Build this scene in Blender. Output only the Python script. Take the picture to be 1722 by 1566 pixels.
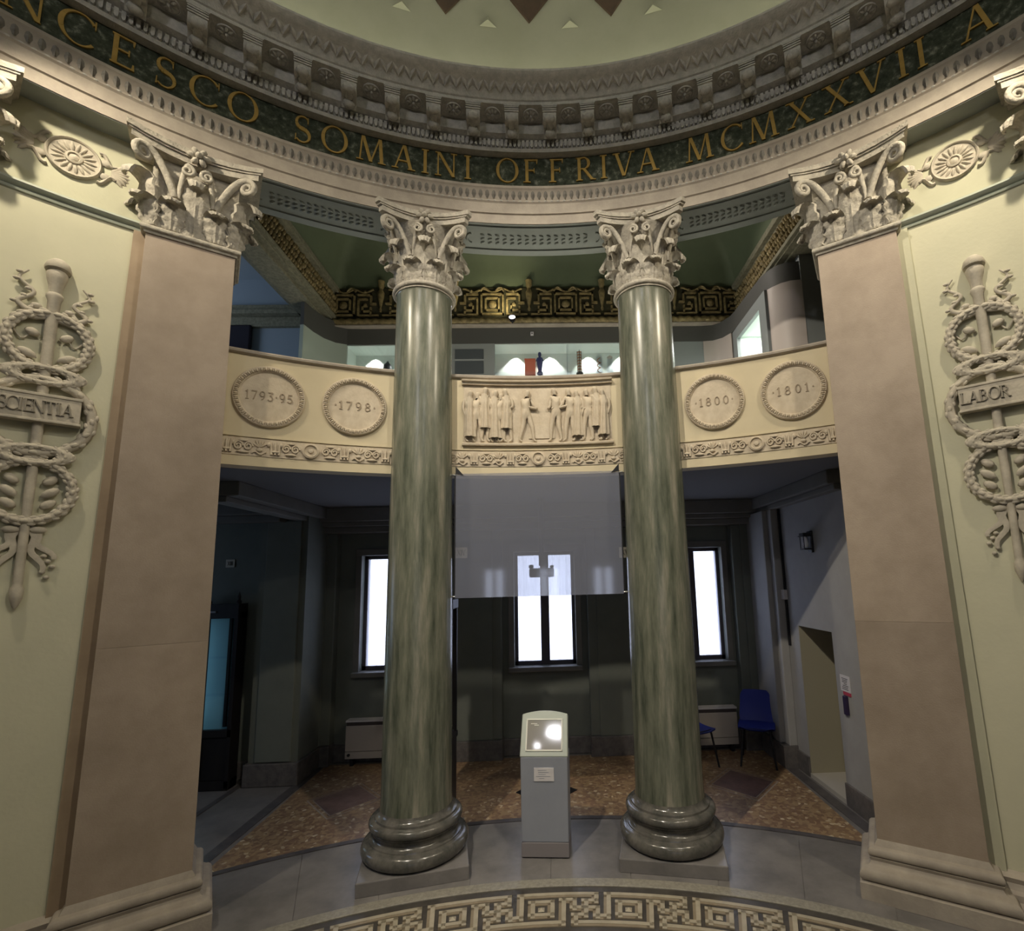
import bpy, math, random
from math import sin, cos, pi, radians, sqrt
from mathutils import Matrix, Vector
random.seed(7)
for o in list(bpy.data.objects): bpy.data.objects.remove(o, do_unlink=True)
SC = bpy.context.scene
COL = SC.collection

# ------------------------------------------------------------------ camera
cam = bpy.data.cameras.new('camera'); camo = bpy.data.objects.new('camera', cam); COL.objects.link(camo)
YAW, PITCH, ROLL, F = -0.0347375, 0.1428581, -0.0266281, 832.189
fw = Vector((-sin(YAW)*cos(PITCH), cos(YAW)*cos(PITCH), sin(PITCH)))
rt0 = Vector((cos(YAW), sin(YAW), 0)); up0 = rt0.cross(fw)
rt = cos(ROLL)*rt0 + sin(ROLL)*up0; up = -sin(ROLL)*rt0 + cos(ROLL)*up0
camo.matrix_world = Matrix(((rt.x, up.x, -fw.x, 0.105973), (rt.y, up.y, -fw.y, 0.33876), (rt.z, up.z, -fw.z, 2.310768), (0, 0, 0, 1)))
cam.sensor_fit = 'HORIZONTAL'; cam.sensor_width = 36.0; cam.lens = F/1722*36.0
cam.shift_x = -92.931/1722; cam.shift_y = 68.411/1722
cam.clip_start = 0.02; cam.clip_end = 200
SC.camera = camo

# ------------------------------------------------------------------ world, lamps, exposure
wd = bpy.data.worlds.new('world'); SC.world = wd; wd.use_nodes = True
bg = wd.node_tree.nodes['Background']; bg.inputs[0].default_value = (0.70, 0.77, 1.0, 1); bg.inputs[1].default_value = 4.0
SC.view_settings.view_transform = 'Standard'; SC.view_settings.look = 'None'
SC.view_settings.exposure = 0.0; SC.view_settings.gamma = 1.0; SC.view_settings.use_curve_mapping = False
def light(name, typ, loc, energy, color, aim=None, **kw):
    l = bpy.data.lights.new(name, typ); o = bpy.data.objects.new(name, l); COL.objects.link(o)
    o.location = loc; l.energy = energy; l.color = color
    for k, v in kw.items(): setattr(l, k, v)
    if aim is not None:
        o.rotation_euler = (Vector(aim)-Vector(loc)).to_track_quat('-Z', 'Y').to_euler()
    return o
WARM = (1.0, 0.87, 0.65)
for sx in (-1, 1):
    # spotlights on the cornice beside the bay, and floodlights hung higher nearer the middle of the hall
    light('spot_lamp', 'SPOT', (sx*3.16, 2.67, 6.15), 165, WARM, aim=(sx*1.5, 4.3, 2.8), spot_size=radians(128), spot_blend=0.8, shadow_soft_size=0.05)
    light('flood_lamp', 'SPOT', (sx*2.0, 0.9, 7.6), (900 if sx < 0 else 420), (1.0, .90, .74), aim=(-sx*2.5, 5.6, 1.0), spot_size=radians(66), spot_blend=0.6, shadow_soft_size=0.07)
light('rear_flood', 'SPOT', (-1.93, -3.9, 7.0), 215, (.97, .95, 1.0), aim=(.3, 5, 5.2), spot_size=radians(88), spot_blend=0.6, shadow_soft_size=0.15)
light('rear_flood', 'SPOT', (-2.36, -3.72, 6.56), 8, (.97, .95, 1.0), aim=(.3, 5, 2.5), spot_size=radians(100), spot_blend=0.6, shadow_soft_size=0.045)
light('rear_flood', 'SPOT', (1.93, -3.9, 7.0), 145, (1.0, .95, .88), aim=(-.3, 5, 5.2), spot_size=radians(80), spot_blend=0.6, shadow_soft_size=0.10)
light('gallery_fill', 'AREA', (0, 5.95, 4.5), 30, (1.0, .93, .75), aim=(0, 5.95, 7), shape='RECTANGLE', size=4.4, size_y=.5)  # added fill below the sightline, lifts the vault and beams; no fixture there
light('pink_panel_fill', 'SPOT', (1.3, 5.9, 6.6), 60, (1.0, .88, .78), aim=(2.95, 5.55, 5.2), spot_size=radians(95), spot_blend=.7, shadow_soft_size=.05)  # unseen spot, added to brighten the pink showcase panels
def portal(loc, aim, sx, sy):
    o = light('window_portal', 'AREA', loc, 1.0, (1, 1, 1), aim=aim, shape='RECTANGLE', size=sx, size_y=sy)
    o.data.cycles.is_portal = True
for wx in (-2.08, 0.0, 2.08):
    portal((wx, 7.66, 1.90), (wx, 0, 1.90), 0.86, 1.55)
    portal((wx, -9.66, 1.90), (wx, 0, 1.90), 0.86, 1.55)
light('gallery_daylight', 'AREA', (-6.6, 5.4, 5.2), 42, (0.66, 0.80, 1.0), aim=(-3.6, 6.6, 6.0), shape='RECTANGLE', size=1.4, size_y=1.6)
light('passage_daylight', 'AREA', (-6.6, 5.2, 1.9), 10, (0.5, 0.68, 1.0), aim=(-3.5, 6.2, 1.2), shape='RECTANGLE', size=1.0, size_y=1.4)
for cx in (-2.42, -1.95, -0.36, 0.15, 0.72, 1.22):
    light('case_lamp', 'SPOT', (cx, 7.262, 5.612), 26, (1.0, 0.97, 0.88), aim=(cx, 7.285, 5.2), spot_size=radians(95), spot_blend=0.35, shadow_soft_size=0.015)

# ------------------------------------------------------------------ mesh helpers
def pol(a, R, z): return (R*sin(radians(a)), R*cos(radians(a)), z)
class MB:
    def __init__(s): s.v = []; s.f = []
    def add(s, v, f):
        n = len(s.v); s.v += [tuple(p) for p in v]; s.f += [tuple(i+n for i in q) for q in f]; return s
    def box(s, x0, x1, y0, y1, z0, z1):
        return s.add([(x0,y0,z0),(x1,y0,z0),(x1,y1,z0),(x0,y1,z0),(x0,y0,z1),(x1,y0,z1),(x1,y1,z1),(x0,y1,z1)],
              [(0,3,2,1),(4,5,6,7),(0,1,5,4),(1,2,6,5),(2,3,7,6),(3,0,4,7)])
    def grid(s, fn, nu, nv, cu=False, cv=False):
        mu = nu if cu else nu+1; mv = nv if cv else nv+1
        v = [fn(i/nu, j/nv) for i in range(mu) for j in range(mv)]
        f = []
        for i in range(nu):
            for j in range(nv):
                a = i*mv+j; b = ((i+1) % mu)*mv+j; c = ((i+1) % mu)*mv+(j+1) % mv; d = i*mv+(j+1) % mv
                f.append((a, b, c, d))
        return s.add(v, f)
    def lathe(s, prof, n=32, c=(0,0,0)):
        k = len(prof)-1
        s.grid(lambda u, w: (c[0]+prof[round(w*k)][0]*cos(2*pi*u), c[1]+prof[round(w*k)][0]*sin(2*pi*u), c[2]+prof[round(w*k)][1]), n, k, cu=True)
        return s
    def rev(s, prof, a0, a1, n, closed=True):
        # sweep a profile of (R, z) round the rotunda axis
        m = len(prof); v = []; f = []
        full = abs(a1-a0) >= 359.9; N = n if full else n+1
        for i in range(N):
            a = a0+(a1-a0)*i/n
            v += [pol(a, R, z) for R, z in prof]
        for i in range(n):
            ii = (i+1) % N
            for j in range(m if closed else m-1):
                jj = (j+1) % m
                f.append((i*m+j, i*m+jj, ii*m+jj, ii*m+j))
        if closed and not full:
            f.append(tuple(range(m))); f.append(tuple((N-1)*m+j for j in reversed(range(m))))
        return s.add(v, f)
    def arcbox(s, R0, R1, a0, a1, z0, z1, n=12): return s.rev([(R0,z0),(R0,z1),(R1,z1),(R1,z0)], a0, a1, n)
    def tube(s, path, rad, n=8, flat=1.0, cap=True):
        P = [Vector(p) for p in path]; m = len(P)
        if not hasattr(rad, '__len__'): rad = [rad]*m
        v = []; f = []; ref = None
        for i in range(m):
            t = (P[min(i+1, m-1)]-P[max(i-1, 0)])
            t = t.normalized() if t.length > 1e-9 else Vector((0,0,1))
            if ref is None:
                ref = Vector((0,1,0)) if abs(t.y) < .9 else Vector((1,0,0))
            a = (ref-t*ref.dot(t)).normalized(); b = t.cross(a); ref = a
            for k in range(n):
                w = 2*pi*k/n
                v.append(P[i]+a*(rad[i]*flat*cos(w))+b*(rad[i]*sin(w)))
        for i in range(m-1):
            for k in range(n):
                f.append((i*n+k, i*n+(k+1) % n, (i+1)*n+(k+1) % n, (i+1)*n+k))
        if cap: f.append(tuple(reversed(range(n)))); f.append(tuple((m-1)*n+k for k in range(n)))
        return s.add(v, f)
    def ell(s, c, r, n=8, m=5, M=None):
        def fn(u, w):
            p = Vector((r[0]*cos(2*pi*u)*sin(pi*w), r[1]*sin(2*pi*u)*sin(pi*w), -r[2]*cos(pi*w)))
            if M is not None: p = M @ p
            return (p.x+c[0], p.y+c[1], p.z+c[2])
        return s.grid(fn, n, m, cu=True)
    def prism(s, poly, y0, y1):
        # poly in (x, z), extruded along y
        n = len(poly)
        v = [(x, y0, z) for x, z in poly]+[(x, y1, z) for x, z in poly]
        f = [tuple(range(n)), tuple(reversed(range(n, 2*n)))]+[(i, n+i, n+(i+1) % n, (i+1) % n) for i in range(n)]
        return s.add(v, f)
    def slab(s, poly, z0, z1):
        n = len(poly)
        v = [(x, y, z0) for x, y in poly]+[(x, y, z1) for x, y in poly]
        f = [tuple(reversed(range(n))), tuple(range(n, 2*n))]+[(i, (i+1) % n, n+(i+1) % n, n+i) for i in range(n)]
        return s.add(v, f)
    def xf(s, M):
        s.v = [tuple(M @ Vector(p)) for p in s.v]; return s
    def mesh(s, name, mat, smooth=None):
        me = bpy.data.meshes.new(name); me.from_pydata(s.v, [], s.f)
        import bmesh
        b = bmesh.new(); b.from_mesh(me); bmesh.ops.recalc_face_normals(b, faces=b.faces[:]); b.to_mesh(me); b.free()
        me.materials.append(mat)
        if smooth:
            me.polygons.foreach_set('use_smooth', [True]*len(me.polygons))
            if smooth < 180: me.set_sharp_from_angle(angle=radians(smooth))
        me.update(); return me
    def build(s, name, mat, parent=None, smooth=None, loc=None, rz=None, bevel=0):
        me = s.mesh(name, mat, smooth)
        return put(name, me, parent, loc, rz, bevel)
def put(name, me, parent=None, loc=None, rz=None, bevel=0):
    o = bpy.data.objects.new(name, me); COL.objects.link(o)
    if parent is not None: o.parent = parent
    if loc is not None: o.location = loc
    if rz is not None: o.rotation_euler = (0, 0, rz)
    if bevel:
        m = o.modifiers.new('bevel', 'BEVEL'); m.width = bevel; m.segments = 2; m.limit_method = 'ANGLE'
    return o
def thing(name, label, cat, loc=(0,0,0), rz=0, group=None):
    o = bpy.data.objects.new(name, None); COL.objects.link(o); o.empty_display_size = .1
    o.location = loc; o.rotation_euler = (0, 0, rz); o['label'] = label; o['category'] = cat
    if group: o['group'] = group
    return o
def tag(o, label, cat, group=None):
    o['label'] = label; o['category'] = cat
    if group: o['group'] = group
    return o
def struct(o, label=None):
    o['kind'] = 'structure'
    if label: o['label'] = label
    return o
def stuff(o): o['kind'] = 'stuff'; return o
def RZ(a): return Matrix.Rotation(a, 4, 'Z')
def TR(*p): return Matrix.Translation(Vector(p))

# ------------------------------------------------------------------ materials
def mat(name, c1, c2=None, rough=.6, scale=6, stretch=(1,1,1), spec=.4, bump=0, bscale=40, metal=0, detail=5, lo=.35, hi=.65, c3=None):
    m = bpy.data.materials.new(name); m.use_nodes = True
    nt = m.node_tree; b = nt.nodes['Principled BSDF']
    b.inputs['Roughness'].default_value = rough; b.inputs['Specular IOR Level'].default_value = spec; b.inputs['Metallic'].default_value = metal
    if c2 is None: b.inputs['Base Color'].default_value = (*c1, 1)
    if c2 is not None or bump:
        tc = nt.nodes.new('ShaderNodeTexCoord'); mp = nt.nodes.new('ShaderNodeMapping'); mp.inputs['Scale'].default_value = stretch
        nt.links.new(tc.outputs['Object'], mp.inputs['Vector'])
    if c2 is not None:
        n = nt.nodes.new('ShaderNodeTexNoise'); n.inputs['Scale'].default_value = scale; n.inputs['Detail'].default_value = detail; n.inputs['Roughness'].default_value = .65
        r = nt.nodes.new('ShaderNodeValToRGB'); e = r.color_ramp.elements
        e[0].position = lo; e[0].color = (*c1, 1); e[1].position = hi; e[1].color = (*c2, 1)
        if c3: q = e.new(.5*(lo+hi)); q.color = (*c3, 1)
        nt.links.new(mp.outputs[0], n.inputs['Vector']); nt.links.new(n.outputs['Fac'], r.inputs[0]); nt.links.new(r.outputs[0], b.inputs['Base Color'])
    if bump:
        n2 = nt.nodes.new('ShaderNodeTexNoise'); n2.inputs['Scale'].default_value = bscale; n2.inputs['Detail'].default_value = 4
        bp = nt.nodes.new('ShaderNodeBump'); bp.inputs['Strength'].default_value = bump; bp.inputs['Distance'].default_value = .01
        nt.links.new(tc.outputs['Object'], n2.inputs['Vector']); nt.links.new(n2.outputs['Fac'], bp.inputs['Height']); nt.links.new(bp.outputs[0], b.inputs['Normal'])
    return m
def emit(name, c, s):
    m = bpy.data.materials.new(name); m.use_nodes = True; nt = m.node_tree
    nt.nodes.clear(); e = nt.nodes.new('ShaderNodeEmission'); o = nt.nodes.new('ShaderNodeOutputMaterial')
    e.inputs[0].default_value = (*c, 1); e.inputs[1].default_value = s; nt.links.new(e.outputs[0], o.inputs[0]); return m
M_col = mat('green_marble', (.056,.068,.050), (.33,.305,.245), rough=.26, scale=6, stretch=(1.9,1.9,.24), spec=.5, detail=12, lo=.32, hi=.74, c3=(.165,.172,.132))
M_base = mat('base_marble', (.065,.066,.06), (.155,.145,.13), rough=.18, scale=7, spec=.5)
M_stone = mat('warm_stone', (.33,.29,.245), (.43,.38,.32), rough=.75, scale=5, bump=.15, bscale=60)
M_cap = mat('capital_stone', (.33,.305,.26), (.50,.46,.385), rough=.8, scale=17, bump=.7, bscale=55)
M_grey = mat('grey_stone', (.40,.39,.36), (.54,.52,.48), rough=.8, scale=18, bump=.5, bscale=70)
M_pil = mat('rose_stone', (.315,.252,.195), (.405,.33,.262), rough=.55, scale=2.2, bump=.12, bscale=90, c3=(.36,.29,.228))
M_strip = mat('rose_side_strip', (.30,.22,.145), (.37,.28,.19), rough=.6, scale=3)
_nt = M_pil.node_tree; _oi = _nt.nodes.new('ShaderNodeObjectInfo'); _hs = _nt.nodes.new('ShaderNodeHueSaturation'); _mr = _nt.nodes.new('ShaderNodeMapRange')
_mr.inputs['To Min'].default_value = .90; _mr.inputs['To Max'].default_value = 1.08
_b = _nt.nodes['Principled BSDF']; _src = _b.inputs['Base Color'].links[0].from_socket
_nt.links.new(_oi.outputs['Random'], _mr.inputs['Value']); _nt.links.new(_mr.outputs[0], _hs.inputs['Value']); _nt.links.new(_src, _hs.inputs['Color']); _nt.links.new(_hs.outputs[0], _b.inputs['Base Color'])
M_wall = mat('cream_plaster', (.55,.535,.40), (.60,.58,.435), rough=.9, scale=1.5, bump=.12, bscale=30)
M_wallup = mat('green_plaster', (.50,.49,.36), (.55,.54,.40), rough=.9, scale=2, bump=.1)
M_wgreen = mat('pale_green_trim', (.36,.39,.33), rough=.6)
M_tlet = mat('trophy_lettering', (.27,.245,.20), rough=.8)
M_trophy = mat('trophy_plaster', (.42,.38,.31), (.54,.49,.40), rough=.8, scale=12, bump=.3, bscale=50)
M_balc = mat('balcony_cream', (.60,.52,.36), (.65,.57,.40), rough=.85, scale=2)
M_relief = mat('relief_plaster', (.52,.44,.33), (.62,.54,.42), rough=.8, scale=12, bump=.25, bscale=50)
M_soff = mat('soffit_paint', (.24,.265,.25), (.28,.305,.29), rough=.8, scale=4)
M_carv = mat('carved_grey', (.37,.355,.33), (.51,.485,.445), rough=.85, scale=30)
M_frz = mat('serpentine', (.016,.022,.015), (.30,.305,.255), rough=.35, scale=19, detail=10, lo=.36, hi=.74, c3=(.060,.072,.050))
M_gold = mat('gilding', (.40,.255,.065), (.53,.36,.11), rough=.45, scale=9, metal=.35)
M_dome = mat('dome_plaster', (.40,.405,.305), (.44,.445,.345), rough=.95, scale=2)
M_brown = mat('coffer_brown', (.085,.058,.04), (.12,.08,.055), rough=.8, scale=5)
M_niche = mat('niche_plaster', (.15,.165,.145), (.18,.195,.17), rough=.8, scale=2)
M_nichetrim = mat('niche_trim', (.17,.165,.15), (.20,.195,.18), rough=.6, scale=4)
M_rwall = mat('blue_grey_plaster', (.335,.33,.325), (.375,.37,.365), rough=.8, scale=3)
M_bb = mat('dark_marble_skirting', (.10,.095,.095), (.17,.155,.15), rough=.35, scale=12)
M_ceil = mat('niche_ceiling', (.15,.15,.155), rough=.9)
M_floor = mat('grey_floor_stone', (.150,.143,.142), (.235,.221,.215), rough=.32, scale=3, detail=8)
M_ring = mat('border_stone', (.24,.225,.19), (.34,.32,.27), rough=.4, scale=40)
M_key1 = mat('key_light_stone', (.37,.33,.25), (.46,.41,.32), rough=.45, scale=8)
M_key2 = mat('key_tan_stone', (.24,.195,.135), (.30,.25,.18), rough=.45, scale=8)
M_keyd = mat('key_dark_stone', (.055,.050,.045), (.09,.08,.07), rough=.4, scale=8)
M_dark = mat('dark_strip_stone', (.075,.07,.075), (.12,.11,.11), rough=.35, scale=8)
M_redst = mat('red_floor_stone', (.13,.075,.065), (.19,.115,.10), rough=.4, scale=10)
M_pale = mat('pale_line_stone', (.34,.29,.25), rough=.5)
M_black = mat('black_floor_stone', (.01,.01,.012), rough=.3)
M_kiosk = mat('kiosk_metal', (.33,.355,.42), (.36,.385,.45), rough=.42, scale=3, metal=.3)
M_kioskhead = mat('kiosk_head', (.46,.50,.45), rough=.4, metal=.2)
M_kioskbase = mat('kiosk_plinth', (.235,.215,.225), rough=.5)
M_bezel = mat('screen_bezel', (.85,.85,.78), rough=.4)
M_glassdark = mat('kiosk_screen_glass', (.30,.285,.265), rough=.06, spec=1.0)
M_paper = mat('paper', (.62,.60,.62), rough=.8)
M_red = mat('red_print', (.45,.05,.09), rough=.7)
M_purple = mat('dark_purple_plastic', (.03,.02,.06), rough=.5)
M_blue = mat('blue_plastic', (.028,.045,.30), rough=.45)
M_blackmetal = mat('black_metal', (.015,.015,.018), rough=.45)
M_rad = mat('radiator_enamel', (.44,.40,.36), rough=.5)
M_radd = mat('radiator_slot', (.06,.05,.05), rough=.7)
M_wood = mat('black_wood', (.012,.011,.012), (.02,.018,.018), rough=.45, scale=9, stretch=(1,1,.1))
M_frame = mat('window_frame_paint', (.09,.08,.09), rough=.5)
M_green = mat('vault_green', (.10,.125,.075), (.12,.148,.09), rough=.7, scale=1.5)
M_bronze = mat('antique_gold', (.13,.10,.045), (.30,.235,.11), rough=.55, scale=16, bump=.4, bscale=60)
M_bronzed = mat('dark_bronze', (.035,.034,.018), (.06,.055,.03), rough=.7, scale=10)
M_beam = mat('beam_plaster', (.15,.145,.10), (.25,.235,.165), rough=.85, scale=26, bump=.5, bscale=60)
M_fascia = mat('canopy_grey', (.085,.085,.08), rough=.6)
M_panel = mat('gallery_panel', (.26,.28,.28), rough=.6)
M_pink = mat('gallery_pink_panel', (.50,.44,.40), rough=.45)
M_bluew = mat('gallery_blue_wall', (.26,.31,.36), rough=.8)
M_white = mat('case_lining', (.66,.74,.68), rough=.7)
M_shade = mat('grey_shelf', (.07,.08,.09), rough=.6)
M_strap = mat('black_strap', (.012,.012,.014), rough=.6)
M_plaq = mat('plaque_paint', (.56,.52,.42), rough=.6)
M_ink = mat('ink', (.03,.03,.03), rough=.7)
M_orange = mat('orange_box', (.62,.16,.09), rough=.6)
M_navy = mat('navy_glaze', (.05,.06,.16), rough=.3)
M_copper = mat('copper', (.45,.22,.12), rough=.4, metal=.6)
M_teal = mat('cabinet_teal_lining', (.16,.36,.42), rough=.7)
M_steel = mat('steel', (.55,.55,.54), rough=.3, metal=.9)
E_cove = emit('cove_led', (1.0, .96, .72), 15.0)
E_lamp = emit('lamp_face', (.92, .88, 1.0), 40.0)
def glassy(name, tint, gloss=.08, mixt=1.0):
    m = bpy.data.materials.new(name); m.use_nodes = True; nt = m.node_tree; nt.nodes.clear()
    o = nt.nodes.new('ShaderNodeOutputMaterial'); t = nt.nodes.new('ShaderNodeBsdfTransparent'); t.inputs[0].default_value = (*tint, 1)
    g = nt.nodes.new('ShaderNodeBsdfGlossy'); g.inputs['Roughness'].default_value = .03
    fr = nt.nodes.new('ShaderNodeMixShader'); fr.inputs[0].default_value = gloss
    nt.links.new(t.outputs[0], fr.inputs[1]); nt.links.new(g.outputs[0], fr.inputs[2]); nt.links.new(fr.outputs[0], o.inputs[0]); return m
M_glass = glassy('window_glass', (.97,.98,1.0), .04)
def sheer(name, col, opacity, transl, gloss=0):
    m = bpy.data.materials.new(name); m.use_nodes = True; nt = m.node_tree; nt.nodes.clear()
    o = nt.nodes.new('ShaderNodeOutputMaterial'); t = nt.nodes.new('ShaderNodeBsdfTransparent')
    d = nt.nodes.new('ShaderNodeBsdfDiffuse'); d.inputs[0].default_value = (*col, 1); tr = nt.nodes.new('ShaderNodeBsdfTranslucent'); tr.inputs[0].default_value = (*col, 1)
    a = nt.nodes.new('ShaderNodeMixShader'); a.inputs[0].default_value = transl
    b = nt.nodes.new('ShaderNodeMixShader'); b.inputs[0].default_value = opacity
    nt.links.new(d.outputs[0], a.inputs[1]); nt.links.new(tr.outputs[0], a.inputs[2])
    nt.links.new(t.outputs[0], b.inputs[1]); nt.links.new(a.outputs[0], b.inputs[2]); last = b
    if gloss:
        g = nt.nodes.new('ShaderNodeBsdfGlossy'); g.inputs['Roughness'].default_value = .06
        c = nt.nodes.new('ShaderNodeMixShader'); c.inputs[0].default_value = gloss
        nt.links.new(b.outputs[0], c.inputs[1]); nt.links.new(g.outputs[0], c.inputs[2]); last = c
    nt.links.new(last.outputs[0], o.inputs[0]); return m
M_curtain = sheer('sheer_curtain', (.92,.92,.95), .45, .7)
M_scrim = sheer('projection_film', (.40,.42,.50), .42, .45, gloss=.06)
def terrazzo(name, base, chip, chip2, scale):
    m = bpy.data.materials.new(name); m.use_nodes = True; nt = m.node_tree; b = nt.nodes['Principled BSDF']; b.inputs['Roughness'].default_value = .4
    tc = nt.nodes.new('ShaderNodeTexCoord'); v = nt.nodes.new('ShaderNodeTexVoronoi'); v.inputs['Scale'].default_value = scale
    r = nt.nodes.new('ShaderNodeValToRGB'); e = r.color_ramp.elements; r.color_ramp.interpolation = 'LINEAR'
    e[0].position = 0; e[0].color = (*base, 1); e[1].position = 1; e[1].color = (*chip2, 1)
    q = e.new(.45); q.color = tuple(.6*x+.4*y for x, y in zip(base, chip))+(1,); q = e.new(.7); q.color = (*chip, 1); q = e.new(.92); q.color = (*chip, 1)
    sp = nt.nodes.new('ShaderNodeSeparateColor'); nt.links.new(tc.outputs['Object'], v.inputs['Vector']); nt.links.new(v.outputs['Color'], sp.inputs[0]); nt.links.new(sp.outputs[0], r.inputs[0])
    nt.links.new(r.outputs[0], b.inputs['Base Color']); return m
M_terr = terrazzo('terrazzo', (.22,.13,.080), (.36,.245,.135), (.62,.52,.36), 30)

# ------------------------------------------------------------------ letters
def glyph(ch):
    """list of polygons in a unit-high box, and the advance width"""
    P = []; T, t = .125, .055
    def q(x0, z0, x1, z1, w):
        dx, dz = x1-x0, z1-z0; L = sqrt(dx*dx+dz*dz) or 1; nx, nz = -dz/L*w/2, dx/L*w/2
        if abs(dz) > abs(dx)*.3: nx, nz = w/2*(1 if dz > 0 else -1)*-1, 0   # keep feet level
        P.append([(x0+nx, z0+nz), (x0-nx, z0-nz), (x1-nx, z1-nz), (x1+nx, z1+nz)])
    def serif(x, z, w=.28): P.append([(x-w/2, z-.0), (x+w/2, z-.0), (x+w/2*.9, z+(.04 if z < .5 else -.04)), (x-w/2*.9, z+(.04 if z < .5 else -.04))])
    def arc(cx, cz, rx, rz, a0, a1, n=22, w0=t, w1=T, tilt=0):
        for i in range(n):
            A = []; B = []
            for k in (i, i+1):
                a = radians(a0+(a1-a0)*k/n); w = w0+(w1-w0)*cos(a+tilt)**2
                A.append((cx+(rx)*cos(a), cz+(rz)*sin(a))); B.append((cx+(rx-w)*cos(a), cz+(rz-min(w, rz*.8)*.75)*sin(a)))
            P.append([A[0], A[1], B[1], B[0]])
    w = .6
    if ch == 'I': w = .3; q(.15, 0, .15, 1, T); serif(.15, 0); serif(.15, 1)
    elif ch == 'L': w = .62; q(.14, 0, .14, 1, T); serif(.14, 1); serif(.14, 0); q(.05, .03, .6, .03, t); P.append([(.54, 0), (.62, 0), (.6, .22), (.56, .22)])
    elif ch == 'E': w = .62; q(.14, 0, .14, 1, T); q(.04, .03, .6, .03, t); q(.04, .97, .57, .97, t); q(.14, .52, .46, .52, t); P.append([(.54, 0), (.62, 0), (.6, .2), (.56, .2)]); P.append([(.52, 1), (.59, 1), (.57, .82), (.54, .82)]); P.append([(.44, .42), (.48, .42), (.48, .62), (.44, .62)])
    elif ch == 'F': w = .58; q(.14, 0, .14, 1, T); serif(.14, 0, .32); q(.04, .97, .57, .97, t); q(.14, .52, .44, .52, t); P.append([(.52, 1), (.59, 1), (.57, .82), (.54, .82)]); P.append([(.42, .42), (.46, .42), (.46, .62), (.42, .62)])
    elif ch == 'T': w = .7; q(.35, 0, .35, 1, T); serif(.35, 0, .32); q(.02, .97, .68, .97, t); P.append([(.02, 1), (.07, 1), (.06, .8), (.03, .8)]); P.append([(.63, 1), (.68, 1), (.67, .8), (.64, .8)])
    elif ch == 'A': w = .84; q(.1, 0, .41, 1, t); q(.7, 0, .44, 1, T); q(.2, .34, .6, .34, t); serif(.1, 0, .26); serif(.72, 0, .3)
    elif ch == 'V': w = .84; q(.40, 0, .12, 1, T); q(.43, 0, .74, 1, t); serif(.12, 1, .3); serif(.74, 1, .26)
    elif ch == 'N': w = .86; q(.12, 0, .12, 1, t); q(.74, 0, .74, 1, t); q(.73, 0, .14, 1, T); serif(.12, 0, .26); serif(.74, 1, .26); serif(.1, 1, .2)
    elif ch == 'M': w = 1.0; q(.1, 0, .17, 1, t); q(.5, 0, .2, 1, T); q(.5, 0, .8, 1, t); q(.9, 0, .82, 1, T); serif(.1, 0, .26); serif(.9, 0, .3)
    elif ch == 'X': w = .84; q(.72, 0, .14, 1, T); q(.1, 0, .7, 1, t); serif(.12, 1, .3); serif(.72, 1, .26); serif(.1, 0, .26); serif(.74, 0, .3)
    elif ch == 'O': w = .98; arc(.49, .5, .46, .53, 0, 360, 32)
    elif ch == 'C': w = .86; arc(.49, .5, .46, .53, 42, 318, 26); P.append([(.80, .98), (.84, .98), (.84, .70), (.81, .72)])
    elif ch == 'R': w = .78; q(.14, 0, .14, 1, T); serif(.14, 0); serif(.1, 1, .2); arc(.3, .74, .3, .27, 90, -90, 14); q(.14, .975, .32, .975, t); q(.14, .5, .32, .5, t); q(.68, 0, .33, .5, T); serif(.7, 0, .24)
    elif ch == 'B': w = .66; q(.14, 0, .14, 1, T); arc(.3, .76, .26, .25, 90, -90, 14); arc(.3, .27, .31, .28, 90, -90, 14); q(.05, .975, .32, .975, t); q(.14, .53, .32, .53, t); q(.05, .03, .32, .03, t)
    elif ch == 'S':
        w = .56; n = 30; pts = []
        for i in range(n+1):
            s = i/n
            if s < .5:
                a = radians(40+ (270-40)*(s/.5)); pts.append((.28+.21*cos(a), .755+.24*sin(a)))
            else:
                a = radians(90-(230)*((s-.5)/.5)); pts.append((.28+.235*cos(a), .255+.26*sin(a)))
        for i in range(n):
            (x0, z0), (x1, z1) = pts[i], pts[i+1]; wd_ = .05+.10*max(0, 1-abs((i+.5)/n-.5)/.32)
            dx, dz = x1-x0, z1-z0; L = sqrt(dx*dx+dz*dz); nx, nz = -dz/L*wd_/2, dx/L*wd_/2
            P.append([(x0+nx, z0+nz), (x0-nx, z0-nz), (x1-nx, z1-nz), (x1+nx, z1+nz)])
        P.append([(.42, .99), (.46, .99), (.46, .74), (.43, .76)]); P.append([(.04, .01), (.08, .01), (.08, .27), (.05, .25)])
    elif ch in '0123456789':
        w = .66; k = dict(w0=.11, w1=.13)
        if ch == '0': arc(.33, .5, .3, .5, 0, 360, 24, **k)
        elif ch == '1': w = .4; q(.2, 0, .2, 1, .14); q(.05, .8, .2, .97, .1); serif(.2, 0, .36)
        elif ch == '7': q(.05, .94, .62, .94, .12); q(.25, 0, .57, .94, .13)
        elif ch == '8': arc(.33, .74, .24, .26, 0, 360, 20, **k); arc(.33, .27, .29, .28, 0, 360, 20, **k)
        elif ch == '9': arc(.33, .68, .29, .32, 0, 360, 20, **k); arc(.2, .55, .42, .55, 10, -85, 14, **k)
        elif ch == '3': q(.08, .94, .55, .94, .12); q(.28, .58, .54, .9, .11); arc(.3, .3, .3, .31, 105, -150, 18, **k)
        elif ch == '5': q(.12, .94, .56, .94, .12); q(.14, .5, .17, .95, .12); arc(.3, .32, .3, .31, 130, -150, 18, **k)
    elif ch == '.': w = .22; P.append([(.11+.085*cos(2*pi*i/10), .5+.1*sin(2*pi*i/10)) for i in range(10)])
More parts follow.
